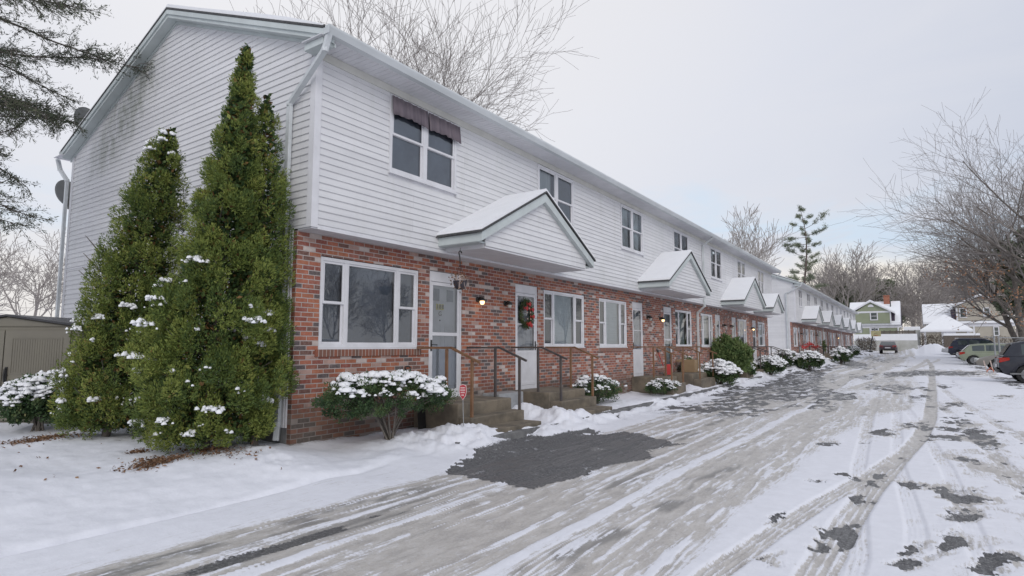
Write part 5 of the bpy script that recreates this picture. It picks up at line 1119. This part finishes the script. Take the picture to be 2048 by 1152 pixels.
r_.prism([(Yg+.2, ze_m), (Yg+6, zr-.1), (Yg+12, ze_m), (Yg+12, ze_m+.1), (Yg+6, zr), (Yg+.2, ze_m+.12)], gx(415), gx(1185), 'x'); s_.prism([(Yg+.22, ze_m+.125), (Yg+.22, ze_m+.45), (Yg+6, zr+.12), (Yg+12, ze_m+.3), (Yg+12, ze_m+.105), (Yg+6, zr+.004)][::-1], gx(415)+.05, gx(1185)-.05, 'x')
rf = r_.build('roof', M['white'], R); s_.build('roof_snow', M['snow'], rf)
pg = MB(); pg.prism([(Yg+.6, ze_m+.02), (Yg+6, zr-.12), (Yg+11.6, ze_m+.02)], gx(1168), gx(1184), 'x'); pg.box(gx(1055), gx(1100), Yg+.5, Yg+3, zb_+.4, ze_); pg.build('dark_gable', M['purple'], R)
ch = MB(); ch.box(gx(935), gx(1025), Yg+5.2, Yg+6.2, zr-1, gzz(0, 268)+.3); ch.box(gx(930), gx(1030), Yg+5.1, Yg+6.3, gzz(0, 268)+.302, gzz(0, 262)+.4); ch.build('chimney', M['chimney'], R)
vp = MB(); vp.tube([(gx(1036), Yg+4.5, zr-1), (gx(1036), Yg+4.5, zr+.1)], .08, 6); vp.build('vent_pipe', M['black'], R)
far_window(R, Yg, gx(760), gx(845), gzz(0, 585), gzz(0, 492)); far_window(R, Yg+.58, gx(752), gx(790), gzz(0, 760), gzz(0, 708)); far_window(R, Yg+.58, gx(808), gx(845), gzz(0, 760), gzz(0, 708))
hr = MB(); cx, cz, rr0 = gx(764), gzz(0, 412), (gx(808)-gx(722))/2; hr.prism([(cx+rr0*math.cos(a), cz+rr0*math.sin(a)) for a in np.linspace(0, PI, 13)], Yg-.08, Yg-.01, 'y'); hr.build('half_round_window', M['white'], R)
# beige house with dormers
Yb = 124.; z2 = lambda x, y: (1780+x/5.235, 560+y/5.235)
def bx_(x): return xat(z2(x, 0)[0], Yb)
def bz(x, y): px, py = z2(x, y); return ony(px, py, Yb).z
R = thing('beige_house', (bx_(850), Yb, 1.1), 'beige house with snowy roof and two wide dormers behind the trees at right', 'house')
b = MB(); b.box(bx_(380), bx_(1330), Yb+.5, Yb+9, .5, bz(0, 450)); b.build('wall', M['beigewall'], R)
d = MB(); d.prism([(bx_(715), bz(0, 440)), (bx_(1235), bz(0, 440)), (bx_(1235), bz(0, 300)), (bx_(975), bz(0, 215)), (bx_(715), bz(0, 300))], Yb, Yb+6, 'y'); d.build('dormer_wall', M['beigewall'], R)
r_ = MB(); s_ = MB(); zr = bz(0, 262); ze = bz(0, 470)
r_.prism([(Yb+.1, ze), (Yb+5.5, zr-.1), (Yb+11, ze), (Yb+11, ze+.1), (Yb+5.5, zr), (Yb+.1, ze+.1)], bx_(362), bx_(1345), 'x'); s_.prism([(Yb+.12, ze+.104), (Yb+.12, ze+.4), (Yb+5.5, zr+.25), (Yb+11, ze+.3), (Yb+11, ze+.104), (Yb+5.5, zr+.004)][::-1], bx_(362)+.05, bx_(1345)-.05, 'x')
for s in (-1, 1):
    xm = bx_(975); e = xm+s*(bx_(1270)-xm); zp = bz(0, 205); z_e = bz(0, 300)-.05; qd = [(xm, zp), (e, z_e), (e, z_e+.2), (xm, zp+.2)]; r_.prism(qd if s > 0 else qd[::-1], Yb-.35, Yb+6, 'y'); qd = [(xm, zp+.204), (e, z_e+.204), (e, z_e+.36), (xm, zp+.38)]; s_.prism(qd if s > 0 else qd[::-1], Yb-.3, Yb+6, 'y')
rf = r_.build('roof', M['white'], R); s_.build('roof_snow', M['snow'], rf)
pg = MB(); pg.box(bx_(668), bx_(714), Yb+.3, Yb+3, bz(0, 425), bz(0, 325)); pg.build('dark_gable', M['purple'], R)
t = MB(); t.box(bx_(780), bx_(1330), Yb+.4, Yb+.48, bz(0, 500), bz(0, 472)); t.box(bx_(716), bx_(735), Yb-.06, Yb-.01, bz(0, 440), bz(0, 305)); t.box(bx_(885), bx_(905), Yb+.4, Yb+.47, 1, bz(0, 500)-.003); t.build('white_trim', M['white'], R)
far_window(R, Yb, bx_(762), bx_(820), bz(0, 405), bz(0, 325)); far_window(R, Yb, bx_(1015), bx_(1065), bz(0, 395), bz(0, 325)); far_window(R, Yb+.48, bx_(1110), bx_(1150), bz(0, 585), bz(0, 510)); far_window(R, Yb+.48, bx_(400), bx_(425), bz(0, 480), bz(0, 448))
# hip roofed garage
Ya = 104.
def ax(x): return xat(z2(x, 0)[0], Ya)
def az(x, y): px, py = z2(x, y); return ony(px, py, Ya).z
R = thing('garage', (ax(600), Ya, 1), 'small beige garage with a pyramid roof under snow', 'garage'); xa, xb = ax(365), ax(840); ze = az(0, 550); zp = az(0, 368)-.1
b = MB(); b.box(xa, xb, Ya, Ya+5, .5, ze); b.build('wall', M['beigewall'], R); ov = .35; xm = (xa+xb)/2; e0 = (xa-ov-.1, xb+ov+.1, Ya-ov, Ya+5+ov)
r_ = MB(); r_.box(e0[0], e0[1], e0[2], e0[3], ze, ze+.16); rf = r_.build('roof', M['white'], R); s_ = MB(); s_.add([(e0[0]+.03, e0[2]+.03, ze+.163), (e0[1]-.03, e0[2]+.03, ze+.163), (e0[1]-.03, e0[3]-.03, ze+.163), (e0[0]+.03, e0[3]-.03, ze+.163), (e0[0]+.05, e0[2]+.05, ze+.34), (e0[1]-.05, e0[2]+.05, ze+.34), (e0[1]-.05, e0[3]-.05, ze+.34), (e0[0]+.05, e0[3]-.05, ze+.34), (xm, Ya+2.5, zp+.2)],
    [(0, 3, 2, 1), (0, 1, 5, 4), (1, 2, 6, 5), (2, 3, 7, 6), (3, 0, 4, 7), (4, 5, 8), (5, 6, 8), (6, 7, 8), (7, 4, 8)]); s_.build('roof_snow', M['snow'], rf)
t = MB(); t.box(xa-.02, xa+.25, Ya-.05, Ya-.01, .8, ze-.003); t.box(xb-.25, xb+.02, Ya-.05, Ya-.01, .8, ze-.003); t.box(ax(548), ax(568), Ya-.05, Ya-.01, .8, ze-.003); t.box(ax(568)+.002, ax(700), Ya-.05, Ya-.012, ze-.28, ze-.003); t.build('white_trim', M['white'], R)
# pale retaining wall, plank fence, back hedge
def wallthing(name, px0, px1, Y, ptop, pbot, th, mat, label, cat, snow=0, posts=0):
    a, b_ = xat(px0, Y), xat(px1, Y); zt = ony((px0+px1)/2, ptop, Y).z; zb = ony((px0+px1)/2, pbot, Y).z; R = thing(name, ((a+b_)/2, Y, zb), label, cat); m = MB()
    if posts:
        n = posts; z = zb
        while z < zt-.05: m.box(a, b_, Y, Y+th, z, z+.17); z += .2
        m.build('planks', M[mat], R)
        for i in range(n): x = a+(b_-a)*i/(n-1); k = MB(); k.box(x-.06, x+.06, Y-.08, Y-.002, zb-.6, zt+.12); k.build('post', M[mat], R)
    else: m.box(a, b_, Y, Y+th, zb-.8, zt); m.build('wall', M[mat], R)
    if snow: s = MB(); s.box(a+.01, b_-.01, Y-.02, Y+th+.02, zt+.003, zt+snow); s.build('snow', M['snow'], R)
wallthing('retaining_wall', 1708, 1836, 98, 681, 700, .4, 'palewall', 'pale low wall topped with snow behind the basketball hoop', 'wall', .9)
wallthing('plank_fence', 1758, 1832, 103, 662, 678, .05, 'wood', 'weathered brown plank fence in front of the green house', 'fence', 0, 7)
wallthing('storage_container', 1889, 1962, 86, 671, 690, 2.4, 'wood', 'dark flat topped trailer box with snow on its roof behind the parked cars', 'container', .26)
wallthing('small_shed', 1809, 1843, 106, 660, 680, 2, 'palewall', 'little pale shed with a snowy roof between the green and beige houses', 'shed', .5)
def hedge(x0, x1, Y, h, n, label, seed, mat='brownleaf'):
    R = thing('hedge', ((x0+x1)/2, Y, gz((x0+x1)/2, Y)), label, 'hedge'); rs = np.random.RandomState(seed); P = np.stack([rs.uniform(x0, x1, n), Y+rs.normal(0, .35, n), rs.uniform(0, h, n)], 1); P[:, 2] *= .8+.4*fbm(P[:, 0]*.8, P[:, 0]*0, seed); P[:, 2] += gz((x0+x1)/2, Y)
    foliage('branches', (P, rs.normal(0, .6, (n, 3)), rs.uniform(0, 1, n)), .3, M[mat], R, seed, .4, .9, 1, .4, .12)
M['hedgetwig'] = mat_leaf('hedge_twig', [(0, (.06, .045, .035)), (1, (.14, .11, .085))])
hedge(.2, 3.4, 90, 2.1, 2600, 'low brown hedge behind the snow heap', 3, 'hedgetwig'); hedge(3.0, 9.5, 92, 1.8, 3000, 'dark brown hedge behind the trailer box', 4, 'hedgetwig'); hedge(-6.8, -4.6, 90, 1.6, 1800, 'bare brown shrubs at the far end of the farther row', 5, 'hedgetwig')
# far wood closing the horizon
def wood():
    rs = np.random.RandomState(8); n = 16000; az_ = rs.uniform(math.radians(-78), math.radians(12), n); d = rs.uniform(165, 240, n); x = np.sin(az_)*d; y_ = np.cos(az_)*d; top = 4+5*fbm(az_*30, d*.02, 5)
    P = np.stack([x, y_, rs.uniform(0, 1, n)**1.3*top+1], 1); R = foliage('far_wood', (P, rs.normal(0, .5, (n, 3)), rs.uniform(0, 1, n)), 1.5, M['farwood'], None, 8, .4, .9, 1, .4, .10); setp(R, 'distant leafless wood along the horizon', 'wood', kind='stuff')
M['farwood'] = mat_leaf('far_wood_twig', [(0, (.33, .31, .30)), (1, (.44, .42, .40))]); wood()  # pale twig colour has the distance haze painted in
# ------------------------------------------------------------------ basketball hoop
def hoop():
    b = atd(1740, 704, 74); z = gz(b.x, b.y); R = thing('basketball_hoop', (b.x, b.y, z), 'portable basketball hoop with yellow backboard leaning over the drive end', 'basketball hoop'); t = atd(1751, 668, 74); m = MB(); m.tube([(b.x, b.y, z+.2), (t.x-.2, t.y-.1, t.z+.3)], .07, 8); m.build('pole', M['black'], R)
    bb = MB(); cx = atd(1752, 672, 74); bb.box(cx.x-.5, cx.x+.55, cx.y-.35, cx.y-.31, cx.z-.05, cx.z+.65); bb.build('backboard', M['ply'], R); fr = MB(); frame = fr; fr.box(cx.x-.16, cx.x+.2, cx.y-.36, cx.y-.352, cx.z+.08, cx.z+.11); fr.box(cx.x-.16, cx.x+.2, cx.y-.36, cx.y-.352, cx.z+.32, cx.z+.35); fr.build('target_square', M['wood'], R)
    rg = MB(); rg.tube([(cx.x+.02+.22*math.cos(a), cx.y-.6+.22*math.sin(a), cx.z+.05) for a in np.linspace(0, 6.283, 17)], .015, 5); rg.build('rim', M['orange'], R); ba = MB(); ba.box(b.x-.5, b.x+.3, b.y-.4, b.y+.5, z-.05, z+.22); ba.build('base', M['black'], R, bevel=.08)
hoop()
# ------------------------------------------------------------------ cars
def car(x, y, rz, color, label, kind='suv', scale=1.0, group='cars parked at the right', snowroof=0.0):
    z = gz(x, y)-.02; R = thing('parked_car', (x, y, z), label, 'car', group, rz=rz)   # car is built nose towards +x, rear bumper at x=0
    if kind == 'suv': L, W, Hh, belt, gc = 4.7, 1.88, 1.70, 1.08, .24; prof = [(0, .62, .95), (.06, .40, 1.02), (.35, .30, 1.10), (1.2, .26, 1.08), (3.0, .26, 1.04), (3.55, .26, 1.02), (4.2, .28, .92), (4.6, .36, .80), (4.7, .48, .62)]; cab = [(.12, 1.06, 0), (.45, 1.58, .93), (.9, 1.68, .96), (2.0, 1.70, 1), (2.8, 1.63, .97), (3.65, 1.03, .0)]
    elif kind == 'wagon': L, W, Hh, belt, gc = 4.7, 1.74, 1.48, .93, .2; prof = [(0, .52, .82), (.06, .34, .90), (.4, .26, .95), (1.2, .22, .94), (3.1, .22, .92), (3.6, .22, .90), (4.2, .24, .82), (4.6, .30, .70), (4.7, .40, .56)]; cab = [(.15, .92, 0), (.62, 1.38, .93), (1.1, 1.46, .97), (2.0, 1.48, 1), (2.7, 1.42, .97), (3.6, .91, 0)]
    else: L, W, Hh, belt, gc = 4.5, 1.76, 1.43, .90, .2; prof = [(0, .50, .86), (.08, .32, .98), (.5, .25, 1.0), (1.1, .22, .94), (2.9, .22, .90), (3.4, .22, .88), (4.0, .24, .78), (4.4, .30, .66), (4.5, .40, .54)]; cab = [(.5, .96, 0), (1.25, 1.35, .92), (1.7, 1.42, .97), (2.2, 1.43, 1), (2.6, 1.38, .97), (3.4, .88, 0)]
    def hwid(t): return W/2*(1-.16*abs(2*t/L-1)**4)
    xs = np.linspace(0, L, 34); px_ = [p[0] for p in prof]; V = []; Fq = []; sec = 12; wh = (.78 if kind != 'suv' else .85, L-.92); wr = .33 if kind != 'suv' else .36
    for t in xs:
        zb = np.interp(t, px_, [p[1] for p in prof]); zt = np.interp(t, px_, [p[2] for p in prof]); w_ = hwid(t)
        for s_ in range(sec):
            k = s_/(sec-1); ang = k*PI
            pts_ = [(-.93, 0), (-.99, .12), (-1, .45), (-.985, .72), (-.95, .93), (-.80, 1.0)]; pts_ = pts_+[(-a, b) for a, b in pts_[::-1]]
            u, v = pts_[s_]; zz = zb+(zt-zb)*v
            if s_ in (0, 1, 2, sec-1, sec-2, sec-3):
                for cx in wh:
                    dd = abs(t-cx)
                    if dd < wr+.05: zz = max(zz, z*0+wr+math.sqrt((wr+.05)**2-dd*dd)-.02) if s_ in (0, 1, sec-1, sec-2) else max(zz, wr+math.sqrt((wr+.05)**2-dd*dd)*.98-.02)
            V.append((t, u*w_, zz))
    n = len(xs)
    for i in range(n-1):
        for j in range(sec-1): a = i*sec+j; Fq.append((a, a+1, a+sec+1, a+sec))
    m = MB(); m.add(V, Fq); m.add([V[j] for j in range(sec)], [tuple(range(sec))]); m.add([V[(n-1)*sec+j] for j in range(sec)], [tuple(reversed(range(sec)))])
    pm = paint('car_paint', color); m.build('body', pm, R, local=True, smooth=True)
    # cabin: roof skin plus pillars, with glass set just inside
    c = MB(); g = MB(); cx_ = [q[0] for q in cab]; cz_ = [q[1] for q in cab]; xs2 = np.linspace(cab[0][0], cab[-1][0], 22); rows = []
    for t in xs2:
        zt = float(np.interp(t, cx_, cz_)); zb = belt-.03 if kind != 'sedan' else belt-.02; wl = hwid(t)*.95; f = max(0, (zt-zb)/(Hh-zb)); wt = wl-(.20*f)*W/2*1.0; rows.append((t, zb, zt, wl, wt))
    vs = []; 
    for t, zb, zt, wl, wt in rows: vs += [(t, -wl, zb), (t, -wt, zt-.03), (t, -wt*.8, zt), (t, wt*.8, zt), (t, wt, zt-.03), (t, wl, zb)]
    fs = []
    for i in range(len(rows)-1):
        for j in range(5): a = i*6+j; fs.append((a, a+1, a+7, a+6))
    c.add(vs, fs); c.build('roof', pm, R, local=True, smooth=False)
    def side(t, v, s):
        i = np.interp(t, [r[0] for r in rows], range(len(rows))); k = int(min(i, len(rows)-2)); f = i-k; r = [rows[k][q]*(1-f)+rows[k+1][q]*f for q in range(5)]; zz = r[1]+(r[2]-.03-r[1])*v; return (t, s*(r[3]+(r[4]-r[3])*v+.008), zz)
    xa, xb = cab[0][0]+.55, cab[-1][0]-.45; cuts = [xa, xa+(xb-xa)*.30, xa+(xb-xa)*.62, xb]
    for s in (-1, 1):
        for k in range(3):
            a, b_ = cuts[k]+.04, cuts[k+1]-.04; n_ = 5; vv = []
            for q in range(n_+1): t = a+(b_-a)*q/n_; vv += [side(t, .12, s), side(t, .84, s)]
            g.add(vv, [(2*q, 2*q+2, 2*q+3, 2*q+1) if s < 0 else (2*q, 2*q+1, 2*q+3, 2*q+2) for q in range(n_)])
    # rear and front screens
    for (i0, i1, sg) in ((cab[0], cab[1], -1), (cab[-1], cab[-2], 1)):
        p0, p1 = i0, i1; vv = []
        for v in (.1, .9):
            t = p0[0]+(p1[0]-p0[0])*v; zz = float(np.interp(t, cx_, cz_))+.012; w_ = hwid(t)*(.84-.1*v); vv += [(t+sg*.012, -w_, zz), (t+sg*.012, w_, zz)]
        g.add(vv, [(0, 1, 3, 2) if sg > 0 else (0, 2, 3, 1)])
    g.build('windows', M['carglass'], R, local=True)
    for cx in wh:
        for s in (-1, 1):
            tm = MB(); yc = s*(hwid(cx)-.12); tm.lathe((cx, yc, wr), [(wr-.09, -.10), (wr-.02, -.105), (wr, -.08), (wr, .08), (wr-.02, .105), (wr-.09, .10)], 22, axis='y'); wo = tm.build('wheel', M['tyre'], R, local=True, smooth=False)
            rm = MB(); rm.lathe((cx, yc+s*.085, wr), [(wr*.62, -.02), (wr*.66, .0), (wr*.62, .022)], 18, axis='y')
            for k in range(5):
                a = k*2*PI/5; rm.bar((cx, yc+s*.112, wr), (cx+math.cos(a)*wr*.6, yc+s*.112, wr+math.sin(a)*wr*.6), .05, .012, up=(0, 1, 0))
            rm.build('rim', M['rim'], wo, local=True)
    zt = float(np.interp(.05, px_, [p[2] for p in prof])); tw = hwid(.05)
    for s in (-1, 1):
        l = MB(); l.add([(.0, s*tw*.62, zt-.18), (.02, s*tw*.99, zt-.20), (.34, s*(hwid(.35)+.006), zt-.10), (.34, s*(hwid(.35)+.004), zt+.0), (.06, s*tw*.97, zt+.0), (.012, s*tw*.62, zt-.02)], [(0, 1, 4, 5), (1, 2, 3, 4)] if s > 0 else [(5, 4, 1, 0), (4, 3, 2, 1)])
        l.v = [(v[0]-.012, v[1]*1.006, v[2]) for v in l.v]; l.build('tail_light', M['tail'], R, local=True)
        h = MB(); zf = float(np.interp(L-.12, px_, [p[2] for p in prof])); hw_ = hwid(L-.12); h.lathe((L-.16, s*hw_*.80, zf-.07), [(.04, -.03), (.12, .02), (.11, .10), (.05, .15)], 12, axis='x', squash=1); h.build('headlight', M['lens'], R, local=True, smooth=True)
    tr = MB(); tr.box(-.025, .03, -W*.38, W*.38, .42, .54); tr.box(-.03, -.01, -.26, .26, .62, .73, 1); tr.box(L-.03, L+.015, -W*.33, W*.33, .34, .48); tr.build('bumper_trim', [M['black'], M['white']], R, local=True)
    if kind == 'suv':
        k = MB()
        for s in (-1, 1): k.tube([(.7, s*.62, Hh-.02), (.85, s*.64, Hh+.045), (2.6, s*.64, Hh+.045), (2.8, s*.62, Hh-.03)], .018, 6); k.box(.3, L-.5, s*(W/2-.01)-.012, s*(W/2-.01)+.012, .36, .42)
        k.build('chrome_rails', M['rim'], R, local=True)
    if snowroof:
        s = MB(); s.box(cab[1][0]+.1, cab[-2][0]-.1, -.58, .58, Hh-.01, Hh+snowroof); s.build('snow', M['snow'], R, local=True, bevel=.05)
    return R
M['tail'] = plain('tail_lens', (.42, .03, .02), (.35, .03, .02), 6, .15); M['lens'] = plain('head_lens', (.5, .52, .5), (.4, .42, .42), 6, .1)
car(2.55, 30.9, .0, (.018, .02, .03), 'black sports utility car with red tail light, nearest at the right edge', 'suv')
car(7.1, 43.3, PI, (.20, .185, .165), 'silver beige saloon facing the drive, next to the black car', 'sedan')
car(2.25, 52.0, .0, (.25, .28, .20), 'pale green estate car with orange tail light', 'wagon')
car(6.9, 58.5, PI, (.55, .56, .58), 'white saloon showing only its nose beyond the green estate', 'sedan')
car(2.15, 66.5, .0, (.02, .026, .05), 'dark blue people carrier with snow on its roof', 'suv', snowroof=.06)
car(6.4, 75, PI, (.42, .43, .45), 'snow dusted grey car beyond the dark blue one', 'sedan', snowroof=.08)
p = atd(1776, 706, 66); car(p.x, p.y, PI/2, (.05, .028, .04), 'dark maroon saloon parked at the far end of the drive', 'sedan', group=None)
car(9.5, 19.5, .0, (.10, .10, .12), 'unseen snow topped car added at the right for the first big window to mirror', 'suv', group=None, snowroof=.12)  # car added out of view so the glass has something to mirror
# chain link gate posts and pale stakes
def fence():
    a = atd(1990, 700, 38); b = atd(2060, 700, 38); c0 = atd(1999, 700, 38); z = gz(a.x, a.y); R = thing('chain_link_fence', (a.x, a.y, z), 'galvanised chain link fence and gate posts behind the parked cars', 'fence')
    for q in (a, c0, b): m = MB(); m.tube([(q.x, q.y, z-.2), (q.x, q.y, 2.15)], .045, 8); m.build('post', M['galv'], R)
    r = MB(); r.tube([(c0.x, c0.y, 2.03), (b.x, b.y, 2.03)], .03, 6); r.tube([(a.x, a.y, 2.03), (a.x+.02, a.y+7, 2.2)], .03, 6); r.build('top_rail', M['galv'], R); w_ = MB(); L = (b-c0).length; n = int(L/.12); d = (b-c0)/L
    for i in range(n+1):
        p = c0+d*(L*i/n); q = min(L*i/n+1.5, L); e = c0+d*q; k = (q-L*i/n); w_.tube([(p.x, p.y, z+.1), (e.x, e.y, z+.1+k)], .006, 3, cap=False); q = max(L*i/n-1.5, 0); e = c0+d*q; k = (L*i/n-q); w_.tube([(p.x, p.y, z+.1), (e.x, e.y, z+.1+k)], .006, 3, cap=False)
    w_.build('mesh', M['galv'], R)
fence()
p = atd(1978, 732, 29.5); z = gz(p.x, p.y); R = thing('wooden_trestle', (p.x, p.y, z), 'pair of slanting pale wooden stakes in the snow behind the black car', 'trestle')
for i, dx in enumerate((-.14, .12)):
    m = MB(); m.bar((p.x+dx+.07, p.y, z-.1), (p.x+dx-.05, p.y+.05, z+.66), .045, .03); m.build('stake', M['stake'], R)
m = MB(); m.tube([(p.x-.1, p.y-.02, z+.12), (p.x+.05, p.y-.02, z+.32), (p.x+.18, p.y-.02, z+.14)], .02, 5); m.build('cord', M['orange'], R)
